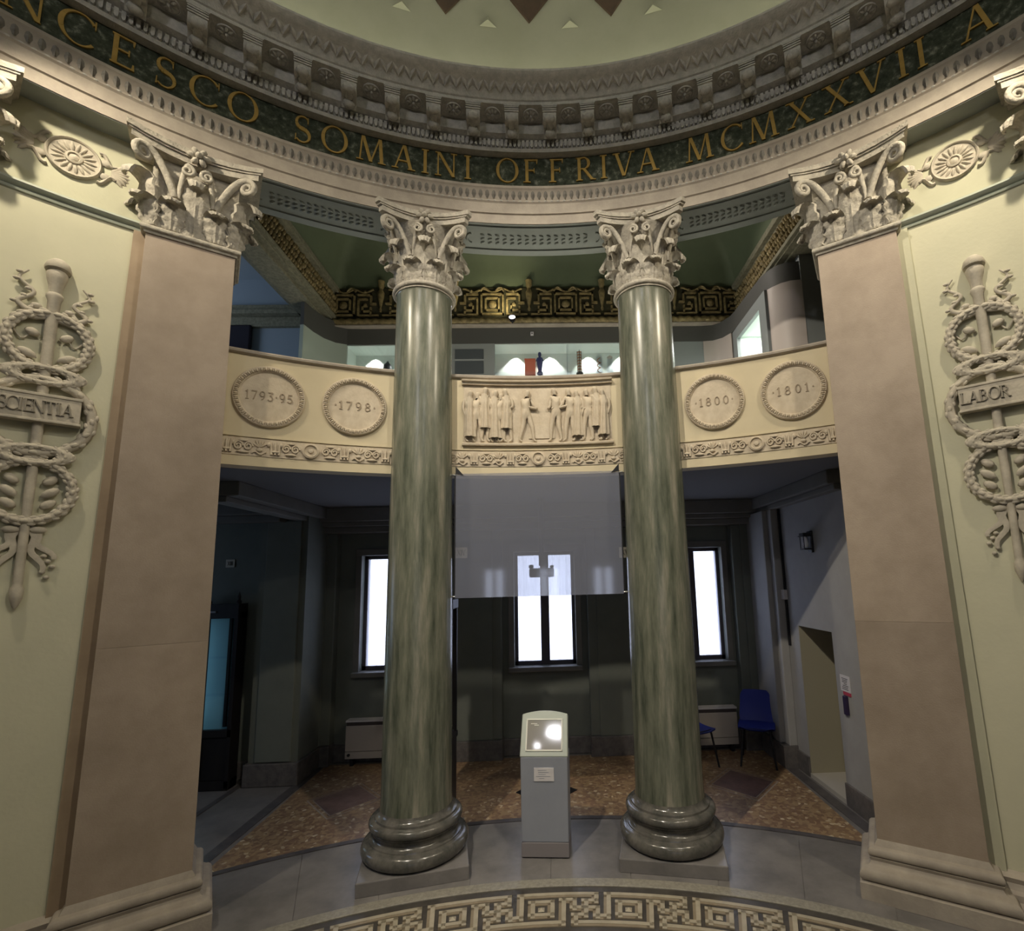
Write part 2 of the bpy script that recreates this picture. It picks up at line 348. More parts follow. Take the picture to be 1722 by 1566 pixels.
    return P, w
_gl = {}
def letter_mesh(ch, h, m, depth=.02, key=''):
    k = (ch, h, m.name, depth)
    if k not in _gl:
        b = MB(); P, w = glyph(ch)
        for i, p in enumerate(P): b.prism([((x-w/2)*h, z*h) for x, z in p], -depth-.0004*(i % 5), .01)
        _gl[k] = (b.mesh('letter', m), w*h)
    return _gl[k]
def put_letter(ch, a, R, z, h, m, parent, depth=.02, squash=1.0):
    me, w = letter_mesh(ch, h, m, depth)
    o = put('letter', me, parent, pol(a, R, z), -radians(a)); o.scale = (squash, 1, 1); return o

# ------------------------------------------------------------------ rotunda walls
SIDE = [('left', -1), ('right', 1)]
for nm, s in SIDE:
    b = MB(); b.arcbox(4.95, 5.12, s*37.0, s*150, 0, 5.085, 60)
    w = struct(b.build('wall_'+nm, M_wall, smooth=30), 'cream plastered curved wall on the %s of the round hall' % nm)
    b = MB(); b.arcbox(4.953, 5.12, s*37.0, s*150, 5.085, 6.95, 60); b.build('upper_wall', M_wallup, w, smooth=30)
    prof = [(4.95,5.03),(4.935,5.035),(4.93,5.05),(4.94,5.06),(4.915,5.07),(4.905,5.085),(4.915,5.105),(4.95,5.11)]
    MB().rev(prof, s*37.1, s*150, 60).build('string_course', M_wgreen, w, smooth=40)
    # moulded skirting
    prof = [(4.95,0),(4.80,0),(4.80,.13),(4.82,.15),(4.86,.16),(4.86,.20),(4.89,.215),(4.905,.25),(4.89,.285),(4.93,.30),(4.95,.31)]
    struct(MB().rev(prof, s*37.1, s*150, 50).build('baseboard_'+nm, M_stone, smooth=40), 'moulded stone base running along the %s curved wall' % nm)
# closing shell, back of the hall
b = MB(); b.arcbox(4.95, 5.12, 150, 210, 3.3, 6.95, 24); back = struct(b.build('wall_back', M_wall, smooth=30), 'cream wall behind the viewer above the rear opening')
b = MB()
b.box(-3.35, -3.2, -9.6, -4.2, 0, 3.3); b.box(3.2, 3.35, -9.6, -4.2, 0, 3.3); b.box(-3.4, 3.4, -9.6, -4.2, 3.3, 3.4)
xs = [-3.4, -2.42, -1.74, -.34, .34, 1.74, 2.42, 3.4]
for i in range(7):
    if i % 2 == 0: b.box(xs[i], xs[i+1], -9.7, -9.5, 0, 3.3)
    else: b.box(xs[i], xs[i+1], -9.7, -9.5, 0, 1.15); b.box(xs[i], xs[i+1], -9.7, -9.5, 2.66, 3.3)
b.build('rear_room', M_niche, back)
for c in (-2.08, 0, 2.08): MB().box(c-.07, c+.07, -9.62, -9.55, 1.15, 2.66).build('rear_mullion', M_frame, back)

# ------------------------------------------------------------------ entablature
ent = thing('entablature', 'round stone entablature with gilded inscription on dark green frieze under the dome', 'entablature')
A0, A1, N = 0, 360, 208
arch = [(4.757,5.757),(4.757,5.842),(4.752,5.846),(4.742,5.850),(4.742,5.955),(4.737,5.962),(4.730,5.968),(4.732,5.982),(4.740,5.990),(4.722,6.085),(4.712,6.095),(4.708,6.10),(4.708,6.125),(4.80,6.128),(5.24,6.172)]
MB().rev([(5.24,5.75),(4.757,5.75)]+arch, A0, A1, N).build('architrave', M_stone, ent, smooth=35)
MB().rev([(5.235,5.752),(4.765,5.752),(4.765,5.744),(4.785,5.744),(4.79,5.748),(5.21,5.748),(5.215,5.744),(5.235,5.744)], A0, A1, N).build('soffit', M_soff, ent, smooth=35)
# carved leaves on the architrave's crowning moulding
b = MB()
LF = MB().add([(-.020,0,.030),(0,-.010,.040),(.020,0,.030),(.024,0,-.005),(.012,0,-.030),(0,-.014,-.044),(-.012,0,-.030),(-.024,0,-.005),(0,-.020,0)], [(i, (i+1) % 8, 8) for i in range(8)])
for i in range(468):
    a = 360*i/468
    if abs((a+180) % 360-180) > 75 and i % 3: continue
    M = TR(*pol(a, 4.733, 6.038)) @ RZ(-radians(a)) @ Matrix.Rotation(radians(9), 4, 'X')
    b.add([tuple(M @ Vector(q)) for q in LF.v], LF.f)
stuff(b.build('carved_leaf_band', mat('band_grey', (.17,.16,.145), (.25,.235,.21), rough=.85, scale=30), ent))
# bead line
b = MB()
for i in range(480):
    a = 360*i/480; e = MB().ell((0,0,0), (.017,.009,.009), 6, 4).xf(TR(*pol(a, 4.733, 5.975)) @ RZ(-radians(a))); b.add(e.v, e.f)
stuff(b.build('bead_band', M_grey, ent, smooth=60))
MB().arcbox(4.76, 5.24, 0, 360, 6.17, 6.50, N).build('frieze', M_frz, ent, smooth=30)
# soffit panels of the architrave, seen from below between the columns
def soffit_panel(a0, a1):
    b = MB(); z0, z1 = 5.735, 5.752
    b.arcbox(4.80, 4.835, a0, a1, z0, z1, 10); b.arcbox(5.14, 5.20, a0, a1, z0, z1, 10)
    p = b.build('soffit_panel', M_soff, ent, smooth=30)
    m = (a0+a1)/2; b = MB()
    for k in range(-7, 8):
        a = m+k*(a1-a0)*.052
        for R in (4.93, 4.985, 5.04):
            e = MB().ell((0,0,0), (.028,.016,.012), 6, 4).xf(TR(*pol(a, R, 5.745)) @ RZ(-radians(a)+(.7 if R < 4.98 else -.7))); b.add(e.v, e.f)
    for s in (-1, 1):
        a = m+s*(a1-a0)*.44
        b.tube([pol(a+s*.5*sin(t), 4.985+.07*cos(t), 5.745) for t in [pi*j/8 for j in range(9)]], .012, 6)
    stuff(b.build('soffit_wreath', M_soff, p, smooth=60))
soffit_panel(-8.3, 8.3); soffit_panel(-29.5, -16.5); soffit_panel(16.5, 29.5)
# inscription
TXT = [('N',-45.9),('C',-42.84),('E',-39.85),('S',-36.79),('C',-33.86),('O',-30.63),('S',-25.26),('O',-22.14),('M',-18.4),('A',-14.9),('I',-12.52),('N',-10.16),('I',-7.65),
       ('O',-2.99),('F',-.22),('F',2.85),('R',6.36),('I',8.57),('V',10.97),('A',13.76),('M',19.61),('C',23.2),('M',26.47),('X',30.16),('X',33.66),('V',36.76),('I',39.25),('I',40.75),('A',44.9)]
for ch, a in TXT: put_letter(ch, a, 4.76, 6.200, .255, M_gold, ent, .014, .94)
# cornice
corn = [(5.24,6.50),(4.68,6.47),(4.675,6.482),(4.665,6.492),(4.672,6.503),(4.695,6.512),(4.695,6.60),(4.665,6.61),(4.62,6.615),(4.62,6.73),(4.425,6.73),(4.425,6.76),(4.41,6.765),(4.39,6.79),(4.35,6.82),(4.29,6.842),(4.25,6.85),(4.235,6.862),(4.225,6.868),(4.225,6.89),(4.62,6.89),(5.24,6.89)]
MB().rev(corn, A0, A1, N).build('cornice', M_grey, ent, smooth=30)
b = MB()
TG = MB().prism([(-.013,.036),(-.013,-.022),(-.008,-.036),(0,-.041),(.008,-.036),(.013,-.022),(.013,.036)], -.024, .01)
for i in range(702):
    a = 360*i/702
    if abs((a+180) % 360-180) > 75: continue
    M = TR(*pol(a, 4.690, 6.556)) @ RZ(-radians(a)); b.add([tuple(M @ Vector(q)) for q in TG.v], TG.f)
stuff(b.build('tongue_band', M_grey, ent))
b = MB()   # carved leaves on the crowning moulding
for i in range(546):
    a = 360*i/546
    if abs((a+180) % 360-180) > 75: continue
    M = TR(*pol(a, 4.338, 6.822)) @ RZ(-radians(a)) @ Matrix.Rotation(radians(58), 4, 'X') @ Matrix.Rotation(.5 if i % 2 else -.5, 4, 'Y')
    b.add([tuple(M @ Vector((q[0]*.8, q[1]*.8, q[2]*1.25))) for q in LF.v], LF.f)
stuff(b.build('crown_leaf_band', M_carv, ent))
# modillions and the rosettes between them
def console():
    b = MB(); pr = []
    pts = [(0,.118),(-.180,.118),(-.186,.10),(-.190,.065),(-.186,.03),(-.172,.0),(-.150,-.012),(-.120,-.012),(-.10,-.002),(-.075,.008),(-.045,-.006),(-.02,-.030),(0,-.045)]
    n = len(pts)
    for x in (-.062, .062): b.v += [(x, y, z) for y, z in pts]
    b.f += [tuple(range(n)), tuple(reversed(range(n, 2*n)))]+[(i, n+i, n+(i+1) % n, (i+1) % n) for i in range(n)]
    for k in range(3): b.box(-.067, .067, -.200, -.178, .048+.022*k, .060+.022*k)
    b.ell((0,-.165,.004), (.058,.040,.034), 8, 6); b.ell((0,-.10,-.004), (.034,.07,.022), 8, 6); b.ell((0,-.035,-.024), (.054,.044,.038), 8, 6)
    b.box(-.074,.074,-.2,0,.108,.125)
    return b.mesh('modillion', M_grey, 40)
CON = console()
def rosette_mesh(r, m, petals=8, d=.02):
    b = MB(); b.lathe([(r,0),(r,.004),(r*.93,.009),(r*.9,.004),(0,.003)], 24)
    for k in range(petals):
        e = MB().ell((r*.5,0,.006), (r*.36, r*.19, d*.6), 8, 4).xf(RZ(2*pi*k/petals)); b.add(e.v, e.f)
    b.ell((0,0,.01), (r*.2,r*.2,d), 8, 5)
    return b.mesh('rosette', m, 50)
ROS = rosette_mesh(.075, M_grey)
for i in range(-13, 13):
    a = (i+.5)*360/78
    put('modillion', CON, ent, pol(a, 4.62, 6.605), -radians(a))
    o = put('rosette', ROS, ent, pol(a+180/78, 4.53, 6.728), -radians(a+180/78)); o.rotation_euler = (pi, 0, -radians(a+180/78))
b = MB()
for i in range(78):
    a = (i+.5)*360/78; aa = (a+180) % 360-180
    if abs(aa) > 60.5:
        e = MB().box(-.062,.062,-.19,0,0,.125).xf(TR(*pol(a, 4.62, 6.605)) @ RZ(-radians(a))); b.add(e.v, e.f)
stuff(b.build('rear_modillions', M_grey, ent))
# cove light lying on the cornice
cv = MB(); cv.grid(lambda u, v: pol(360*u, 4.525+.018*cos(2*pi*v), 6.915+.018*sin(2*pi*v)), 120, 6, True, True)
tag(cv.build('cove_light', E_cove), 'hidden ring of warm light tube lying on top of the cornice', 'light')

# ------------------------------------------------------------------ dome
DZ, DR = 6.95, 4.62
b = MB(); K = 26
def dome(u, v):
    e = radians(88*v-0); return pol(360*u, DR*cos(e), DZ+DR*sin(e)-.05)
b.grid(dome, 140, K, cu=True)
b.add([(0,0,DZ+DR), (0,0,DZ+DR+.1)]+[pol(a*12, .3, DZ+DR-.04) for a in range(30)], [tuple(range(2,32))])
dm = struct(b.build('ceiling', M_dome, smooth=60), 'shallow lit plaster dome with brown diamond coffers')
def on_dome(a, e, r): e = radians(e); return pol(a, r*cos(e), DZ-.05+r*sin(e))
DIA = None
for row, (el, hw, hh) in enumerate([(15.6, 4.3, 4.7)]):
    for k in range(-7, 8):
        a = k*360/35
        def dia(scale, r, nm, m, par, inner=None, r2=None):
            P = [(a, el-hh*scale), (a+hw*scale, el), (a, el+hh*scale), (a-hw*scale, el)]
            bb = MB(); v = [on_dome(x, y, r) for x, y in P]
            if inner is None:
                bb.add(v+[on_dome(x, y, r+.03) for x, y in P], [(0,1,2,3)]+[(i, 4+i, 4+(i+1) % 4, (i+1) % 4) for i in range(4)])
            return bb.build(nm, m, par)
        c = dia(1.0, DR-.025, 'coffer', M_brown, dm)
        bb = MB().lathe([(.17,0),(.165,.03),(.12,.05),(.1,.03),(.05,.05),(0,.06)], 20)
        for q in range(8):
            e = MB().ell((.1,0,.035), (.05,.03,.02), 6, 4).xf(RZ(q*pi/4)); bb.add(e.v, e.f)
        d = Vector((0,0,DZ-.05))-Vector(on_dome(a, el, DR)); rot = d.to_track_quat('Z', 'Y').to_matrix().to_4x4()
        bb.xf(TR(*on_dome(a, el, DR-.03)) @ rot); bb.build('rosette', M_dome, c, smooth=50)
        am = a+180/35; bb = MB()
        P = [on_dome(am-1.1, 10.2, DR-.004), on_dome(am+1.1, 10.2, DR-.004), on_dome(am, 11.5, DR-.004), on_dome(am, 10.65, DR-.045)]
        bb.add(P, [(0,1,3),(1,2,3),(2,0,3)]); bb.build('diamond_boss', M_dome, dm)

# ------------------------------------------------------------------ capitals
def leaf_mesh(h, w, rise, out, name, m, n=16, k=10):
    """acanthus leaf: foot at origin, grows up (+z), leans and curls to -y"""
    path = []
    for i in range(n+1):
        t = i/n
        if t < .68: path.append((-rise*t/.68*.6-.012, h*t/.68*.92))
        else:
            s = (t-.68)/.32; an = s*radians(205)
            path.append((-rise*.6-.012-out*.5*(1-cos(an)), h*.92+h*.085*sin(an)-(.14*h*max(0, s-.55))))
    def fn(u, v, off):
        off = off*1.3; i = min(int(u*n), n-1); f = u*n-i
        y = path[i][0]*(1-f)+path[i+1][0]*f; z = path[i][1]*(1-f)+path[i+1][1]*f
        x = 2*v-1
        env = (.72+.55*sin(pi*min(u*1.05, 1)*.8)) if u < .75 else (1.03*(1-((u-.75)/.25)**2*.55))
        lob = 1-.20*abs(sin(u*pi*4.0))
        return (x*w*.5*env*lob, y+off+abs(x)**2*.026-.015*abs(cos(x*pi*2.0))-.009*sin(u*pi*8)*abs(x), z)
    b = MB(); b.grid(lambda u, v: fn(u, v, 0), n, k); b.grid(lambda u, v: fn(u, v, .016), n, k)
    nn = (n+1)*(k+1); B = []
    for i in range(n): B += [(i*(k+1), (i+1)*(k+1), nn+(i+1)*(k+1), nn+i*(k+1)), (i*(k+1)+k, (i+1)*(k+1)+k, nn+(i+1)*(k+1)+k, nn+i*(k+1)+k)]
    for j in range(k): B += [(j, j+1, nn+j+1, nn+j), (n*(k+1)+j, n*(k+1)+j+1, nn+n*(k+1)+j+1, nn+n*(k+1)+j)]
    b.f += B
    return b.mesh(name, m, 60)
LEAF1 = leaf_mesh(.205, .165, .060, .10, 'acanthus_leaf', M_cap)
LEAF2 = leaf_mesh(.395, .165, .090, .13, 'acanthus_leaf', M_cap)
def spiral(p0, p1, r, turns, side_dir, n=26):
    """stalk from p0 rising to p1, ending in a scroll of radius r in the plane of side_dir and z"""
    p0, p1, d = Vector(p0), Vector(p1), Vector(side_dir).normalized(); pts = []
    for i in range(9):
        t = i/8; q = p0.lerp(p1, t); q.z = p0.z+(p1.z-p0.z)*(1-(1-t)**2); pts.append(q)
    c = p1-Vector((0,0,r))
    for i in range(1, n+1):
        a = 2*pi*turns*i/n; rr = r*(1-.78*i/n)
        pts.append(c+d*(rr*sin(a))+Vector((0,0,rr*cos(a))))
    return pts
def abacus_poly(hw, inner, cut):
    P = []
    for k in range(4):
        c = RZ(k*pi/2)
        for i in range(9):
            t = -1+2*i/8
            x = t*(hw-cut); y = -hw+ (hw-inner)*(1-t*t)
            P.append(tuple((c @ Vector((x, y+cut*.0, 0)))[:2]))
    return P
def flower(r=.078):
    b = MB()
    for q in range(6):
        e = MB().ell((r*.62,0,0), (r*.47, r*.32, .024), 7, 4).xf(RZ(q*pi/3)); b.add(e.v, e.f)
    b.ell((0,0,.02), (.026,.026,.03), 7, 4)
    b.xf(Matrix.Rotation(pi/2, 4, 'X'))
    return b.mesh('rosette', M_cap, 60)
FLOW = flower()
def column_capital(parent, z):
    cap = MB().lathe([(.218,0),(.220,.2),(.236,.4),(.28,.52),(.335,.575),(.34,.585),(.0,.585)], 40).build('capital', M_cap, parent, smooth=50, loc=(0,0,z))
    for k in range(8):
        a = (k+.5)*pi/4; put('acanthus_leaf', LEAF1, cap, (.236*sin(a), -.236*cos(a), .0), a)
        a = k*pi/4; put('acanthus_leaf', LEAF2, cap, (.226*sin(a), -.226*cos(a), .0), a)
    for k in range(4):
        a = k*pi/2
        b = MB()
        for s in (-1, 1):
            d = Vector((s*1, -1.0, 0))
            p0 = Vector((s*.13, -.245, .27)); p1 = Vector((s*.315, -.335, .572))
            b.tube(spiral(p0, p1, .062, 1.6, (s*1, -.75, 0)), [.024]*9+[.021-.011*i/26 for i in range(26)], 7)
            p0 = Vector((s*.10, -.25, .27)); p1 = Vector((s*.062, -.335, .545))
            b.tube(spiral(p0, p1, .042, 1.5, (-s, 0, 0)), [.017]*9+[.014-.006*i/26 for i in range(26)], 7)
        b.xf(RZ(a)); b.build('volute', M_cap, cap, smooth=60)
        put('rosette', FLOW, cap, (.345*sin(a), -.345*cos(a), .625), a)
    ab = MB(); ab.slab(abacus_poly(.40, .29, .035), .585, .635); ab.slab(abacus_poly(.415, .305, .035), .635, .650); ab.slab(abacus_poly(.43, .318, .036), .650, .692)
    ab.build('abacus', M_cap, cap, smooth=30)
    return cap
RC = 5.02
def column(a, label):
    t = thing('column', label, 'column', pol(a, RC, 0), -radians(a), 'green marble columns')
    MB().box(-.415,.415,-.415,.415,0,.105).build('plinth', M_floor, t, bevel=.008)
    pr = [(.30,.105),(.40,.105)]+[(.385+.052*cos(x), .165+.058*sin(x)) for x in [-pi/2+pi*i/10 for i in range(11)]]
    pr += [(.375,.226),(.372,.236),(.35,.245),(.338,.262),(.335,.28),(.342,.295),(.355,.303),(.355,.313)]
    pr += [(.345+.036*cos(x), .350+.036*sin(x)) for x in [-pi/2+pi*i/8 for i in range(9)]]+[(.335,.389),(.333,.405),(.318,.413),(.30,.43),(.294,.452)]
    MB().lathe(pr, 56).build('base', M_base, t, smooth=50)
    zs = [(.294,.45),(.290,.55)]+[(.290-.030*((i/16)**1.3), .55+(5.0-.55)*i/16) for i in range(1, 17)]
    MB().lathe(zs+[(.266,5.015),(.272,5.03)], 64).build('shaft', M_col, t, smooth=60)
    MB().lathe([(.25,5.02),(.275,5.02),(.278,5.03)]+[(.277+.024*cos(x), 5.057+.024*sin(x)) for x in [-pi/2+pi*i/8 for i in range(9)]]+[(.262,5.085),(.2,5.085)], 48).build('astragal', M_cap, t, smooth=50)
    column_capital(t, 5.062)
    return t
column(-12.45, 'green marble column left of the grey kiosk, nearer the 1798 medallion')
column(12.45, 'green marble column right of the grey kiosk, nearer the 1800 medallion')
def pil_capital(parent, z, w):
    """flat capital, front plane at y=0"""
    hw = w/2; b = MB()
    b.box(-hw+.005, hw-.005, 0.0, .40, 0, .6)
    cap = b.build('capital', M_cap, parent, loc=(0,0,z))
    for x in (-.14, .14): put('acanthus_leaf', LEAF1, cap, (x, .0, 0), 0)
    for s in (-1, 1):
        o = put('acanthus_leaf', LEAF1, cap, (s*(hw-.01), .02, 0), s*pi/4)
        o = put('acanthus_leaf', LEAF2, cap, (s*(hw-.01), .03, 0), s*pi/3.2)
        o = put('acanthus_leaf', LEAF1, cap, (s*(hw-.005), .10, 0), s*pi/2)
    put('acanthus_leaf', LEAF2, cap, (0, .01, 0), 0)
    b = MB()
    for s in (-1, 1):
        p0 = Vector((s*.13, -.03, .27)); p1 = Vector((s*.33, -.115, .572))
        b.tube(spiral(p0, p1, .066, 1.6, (s*1, -.75, 0)), [.028]*9+[.023-.011*i/26 for i in range(26)], 7)
        p0 = Vector((s*.11, -.03, .27)); p1 = Vector((s*.062, -.085, .545))
        b.tube(spiral(p0, p1, .046, 1.5, (-s, 0, 0)), [.020]*9+[.016-.006*i/26 for i in range(26)], 7)
    b.build('volute', M_cap, cap, smooth=60)
    put('rosette', FLOW, cap, (0, -.115, .63), 0)
    ab = MB()
    for z0, z1, g in ((.585,.635,0),(.635,.650,.014),(.650,.692,.028)):
        P = [(-.40-g+.8*(i/8)*(1+g/.4), -.16-g+.10*(1-(2*i/8-1)**2)) for i in range(9)]+[(.40+g, .40), (-.40-g, .40)]
        ab.slab(P, z0, z1)
    ab.build('abacus', M_cap, cap, smooth=30)
PF = 4.825    # distance of the pilaster fronts from the axis
def pilaster(a, label, w=.565, wb=.60):
    t = thing('pilaster', label, 'pilaster', pol(a, PF, 0), -radians(a), 'rose stone pilasters')
    hw, hb = w/2, wb/2; zs = [.34, 1.918, 5.0]; so = 1 if a > 0 else -1
    def ed(s, z): u = (z-.34)/4.66; return s*(hw*u+(hb+(.032 if s == so else 0))*(1-u))
    for z0, z1 in zip(zs, zs[1:]):
        z1 -= .001*(z1 < 4.9)
        v = [(ed(-1,z0),0,z0),(ed(1,z0),0,z0),(ed(1,z0),.45,z0),(ed(-1,z0),.45,z0),(ed(-1,z1),0,z1),(ed(1,z1),0,z1),(ed(1,z1),.45,z1),(ed(-1,z1),.45,z1)]
        MB().add(v, [(0,3,2,1),(4,5,6,7),(0,1,5,4),(1,2,6,5),(2,3,7,6),(3,0,4,7)]).build('shaft_block', M_pil, t, bevel=.002)
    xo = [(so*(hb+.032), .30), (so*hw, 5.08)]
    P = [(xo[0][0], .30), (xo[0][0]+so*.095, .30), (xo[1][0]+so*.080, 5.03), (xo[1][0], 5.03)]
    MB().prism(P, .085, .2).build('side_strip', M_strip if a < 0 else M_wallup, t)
    # moulded base, mitred round the front
    pr = [(.13,0),(.13,.11),(.122,.115)]+[(.085+.042*cos(x), .16+.045*sin(x)) for x in [-pi/2+pi*i/7 for i in range(8)]]+[(.075,.21),(.058,.222),(.05,.24),(.058,.258),(.06,.262)]
    pr += [(.035+.03*cos(x), .295+.032*sin(x)) for x in [-pi/2+pi*i/7 for i in range(8)]]+[(.022,.33),(.015,.345),(0,.37)]
    def ring(prof, hw):
        bb = MB(); n = len(prof); v = []
        for (e, z) in prof: v += [(-hw-e, .45, z), (-hw-e, -e, z), (hw+e, -e, z), (hw+e, .45, z)]
        f = []
        for i in range(n-1):
            for j in range(3): f.append((i*4+j, i*4+j+1, i*4+5+j, i*4+4+j))
        f.append((0,1,2,3)); f.append(tuple((n-1)*4+j for j in range(4))); bb.add(v, f); return bb
    rb = ring(pr, hb); rb.v = [(x+(.032*so if x*so > 0 else 0), y, z) for x, y, z in rb.v]; rb.build('base', M_stone, t, smooth=40)
    ring([(-.005,4.985),(.012,4.985),(.014,5.0)]+[(.016+.022*cos(x), 5.025+.022*sin(x)) for x in [-pi/2+pi*i/6 for i in range(7)]]+[(.008,5.05),(.0,5.055)], hw).build('astragal', M_cap, t, smooth=40)
    pil_capital(t, 5.055, w)
    return t
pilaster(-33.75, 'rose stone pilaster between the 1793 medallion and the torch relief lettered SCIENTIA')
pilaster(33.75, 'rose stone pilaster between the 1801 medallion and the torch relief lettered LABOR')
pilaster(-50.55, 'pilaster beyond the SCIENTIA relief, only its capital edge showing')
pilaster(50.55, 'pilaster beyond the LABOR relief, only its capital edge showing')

# ------------------------------------------------------------------ wall trophies
def leafy_ring(r, t, n, cx=0, cz=0, cy=-.035, sx=1.0, seed=0):
    rnd = random.Random(seed); b = MB()
    b.grid(lambda u, v: (cx+sx*(r+t*.72*cos(2*pi*v))*cos(2*pi*u), cy+t*.72*sin(2*pi*v), cz+(r+t*.72*cos(2*pi*v))*sin(2*pi*u)), 40, 8, True, True)
    for i in range(n):
        for s in (-1, 0, 1):
            a = 2*pi*(i+.33*s)/n+rnd.uniform(-.03, .03); q = s*.75
            R = r+t*.62*sin(q*1.3); y = cy-t*.62*cos(q*1.3)
            M = Matrix.Rotation(-(a+pi/2), 4, 'Y') @ Matrix.Rotation(rnd.uniform(-.25, .25)+q*.35, 4, 'Y')
            e = MB().ell((0,0,0), (t*.62, t*.26, t*.34), 6, 4).xf(TR(cx+sx*R*cos(a), y, cz+R*sin(a)) @ M); b.add(e.v, e.f)
    return b
def curl(b, x, z, s, h, rad=.016):
    P = []
    for i in range(22):
        t = i/21; P.append((x+s*(.045*sin(t*3.2*pi)*(1-.45*t)+.03*t), -.03, z+h*t))
    b.tube(P, [rad*(1.15-.75*i/21) for i in range(22)], 7)
    for i in range(3, 20, 4):
        b.ell((P[i][0]+s*.018, -.035, P[i][2]), (.02,.014,.013), 6, 4)
def trophy(a, word, label, spots):
    t = thing('torch_relief', label, 'wall relief', pol(a, 4.95, 0), -radians(a), 'plaster torch trophies')
    # torch
    b = MB().lathe([(.0,2.20),(.014,2.22),(.03,2.27),(.033,2.33),(.022,2.35),(.024,2.37),(.023,2.6),(.027,3.2),(.030,3.9),(.033,4.30),(.044,4.325),(.044,4.345),(.034,4.355),(.045,4.41),(.060,4.46),(.066,4.50),(.055,4.515),(.078,4.525),(.082,4.54),(.070,4.575),(.042,4.602),(.0,4.61)], 16, (0,-.03,0)); b.v = [(x*.86 if z > 4.4 else x, y, z) for x, y, z in b.v]
    b.build('torch', M_trophy, t, smooth=50)
    b = MB()
    curl(b, -.12, 4.20, -1, .28); curl(b, .12, 4.18, 1, .26)
    for s in (-1, 1):
        b.tube([(s*(.03+.10*sin(u*pi*.8)), -.03, 4.17+.07*u-.05*sin(u*pi)) for u in [j/10 for j in range(11)]], [.018-.006*j/10 for j in range(11)], 7)
        b.ell((s*.08,-.03,4.24), (.03,.018,.022), 7, 4)
    b.build('flame', M_trophy, t, smooth=60)
    for i, (r, z, th, n) in enumerate([(.200, 4.000, .040, 26), (.255, 3.475, .044, 16), (.200, 2.965, .040, 24)]):
        leafy_ring(r, th, n, 0, z, seed=i+3).build('wreath', M_trophy, t, smooth=60)
    for z, sx in ((3.755, .175), (3.205, .165)):      # tied garlands where the wreaths meet
        leafy_ring(.055, .026, 14, 0, z, cy=-.055, sx=sx/.055*.9, seed=int(z*10)).build('garland', M_trophy, t, smooth=60)
    b = MB()                                          # leaves inside the wreaths
    for z0, w in ((4.05, .075), (3.90, .10), (3.04, .085), (2.96, .10), (2.88, .09)):
        for s in (-1, 1):
            M = TR(s*(.045+w*.5), -.03, z0) @ Matrix.Rotation(s*-.5 if z0 > 3.5 else s*-.7, 4, 'Y')
            e = MB().ell((0,0,0), (w*.52,.022,.028), 8, 5).xf(M); b.add(e.v, e.f)
            if z0 > 3.5: b.tube([(s*(.05+.13*u), -.02, z0-.025+.03*sin(u*8)) for u in [j/8 for j in range(9)]], .006, 5)
    stuff(b.build('leaf_sprays', M_trophy, t, smooth=60))
    b = MB()                                          # ribbon tails
    for s in (-1, 1):
        for q, L in ((.10, .20), (.06, .28)):
            b.tube([(s*(.02+q*1.2*u+.02*sin(u*9)), -.025, 2.72-L*u) for u in [j/10 for j in range(11)]], [.026-.012*j/10 for j in range(11)], 6, flat=.35)
        b.ell((s*.06,-.03,2.71), (.045,.02,.024), 8, 4)
        for k in range(5): b.ell((s*(.10+.022*(k % 3)), -.02, 2.54-.035*k), (.016,.012,.014), 6, 4)
    b.build('ribbon', M_trophy, t, smooth=60)
    b = MB().box(-.195,.195,-.085,-.02,3.43,3.615); b.box(-.202,.202,-.092,-.02,3.60,3.62); b.box(-.202,.202,-.092,-.02,3.425,3.443)
    tb = b.build('tablet', M_trophy, t, bevel=.004)
    for ch, x in zip(word, spots):
        me, w = letter_mesh(ch, .085, M_tlet, .012)
        o = put('letter', me, tb, (x, -.085, 3.482), 0); o.scale = (.82, 1, 1)
    return t
trophy(-42.2, 'SCIENTIA', 'plaster torch and wreath relief with a SCIENTIA tablet', [-.165,-.122,-.087,-.052,-.004,.049,.088,.132])
trophy(42.2, 'LABOR', 'plaster torch and wreath relief with a LABOR tablet', [-.165,-.112,-.058,.002,.060])
# oval paterae above the string course
def patera(a, label):
    t = thing('patera', label, 'wall relief', pol(a, 4.953, 5.44), -radians(a), 'winged plaster paterae')
    b = MB().lathe([(.152,0),(.152,.018),(.144,.028),(.134,.022),(.132,.014),(.05,.010),(.046,.022),(.034,.026),(.028,.014),(.02,.022),(0,.026)], 40)
    for k in range(18):
        e = MB().ell((.088,0,.012), (.040,.0125,.012), 7, 4).xf(RZ(2*pi*k/18)); b.add(e.v, e.f)
    b.xf(Matrix.Rotation(pi/2, 4, 'X')); b.build('disc', M_trophy, t, smooth=50)
    for s in (-1, 1):
        b = MB()
        for k in range(7):
            an = (k-3)*.30
            e = MB().ell((.055,0,0), (.062,.012,.017), 7, 4).xf(TR(s*.20, -.008, 0) @ Matrix.Rotation(-an, 4, 'Y')); 
            if s < 0: e.v = [(-.40-x, y, z) if False else (-(x-.20)-.20 if x > -1 else x, y, z) for x, y, z in e.v] if False else e.v
            b.add(e.v, e.f)
        if s < 0: b.v = [(-x-.40+.0, y, z) for x, y, z in b.v]
        for q in (-1, 1):
            b.tube([(s*(.13+.10*u), -.008, q*(.115-.075*u+.02*sin(u*7))) for u in [j/8 for j in range(9)]], .014, 6)
            b.ell((s*.17,-.01,q*.055), (.035,.014,.03), 7, 4)
        b.build('leaf_wing', M_trophy, t, smooth=60)
patera(-42.15, 'round plaster patera with leafy wings above the SCIENTIA relief')
patera(42.0, 'round plaster patera with leafy wings above the LABOR relief')

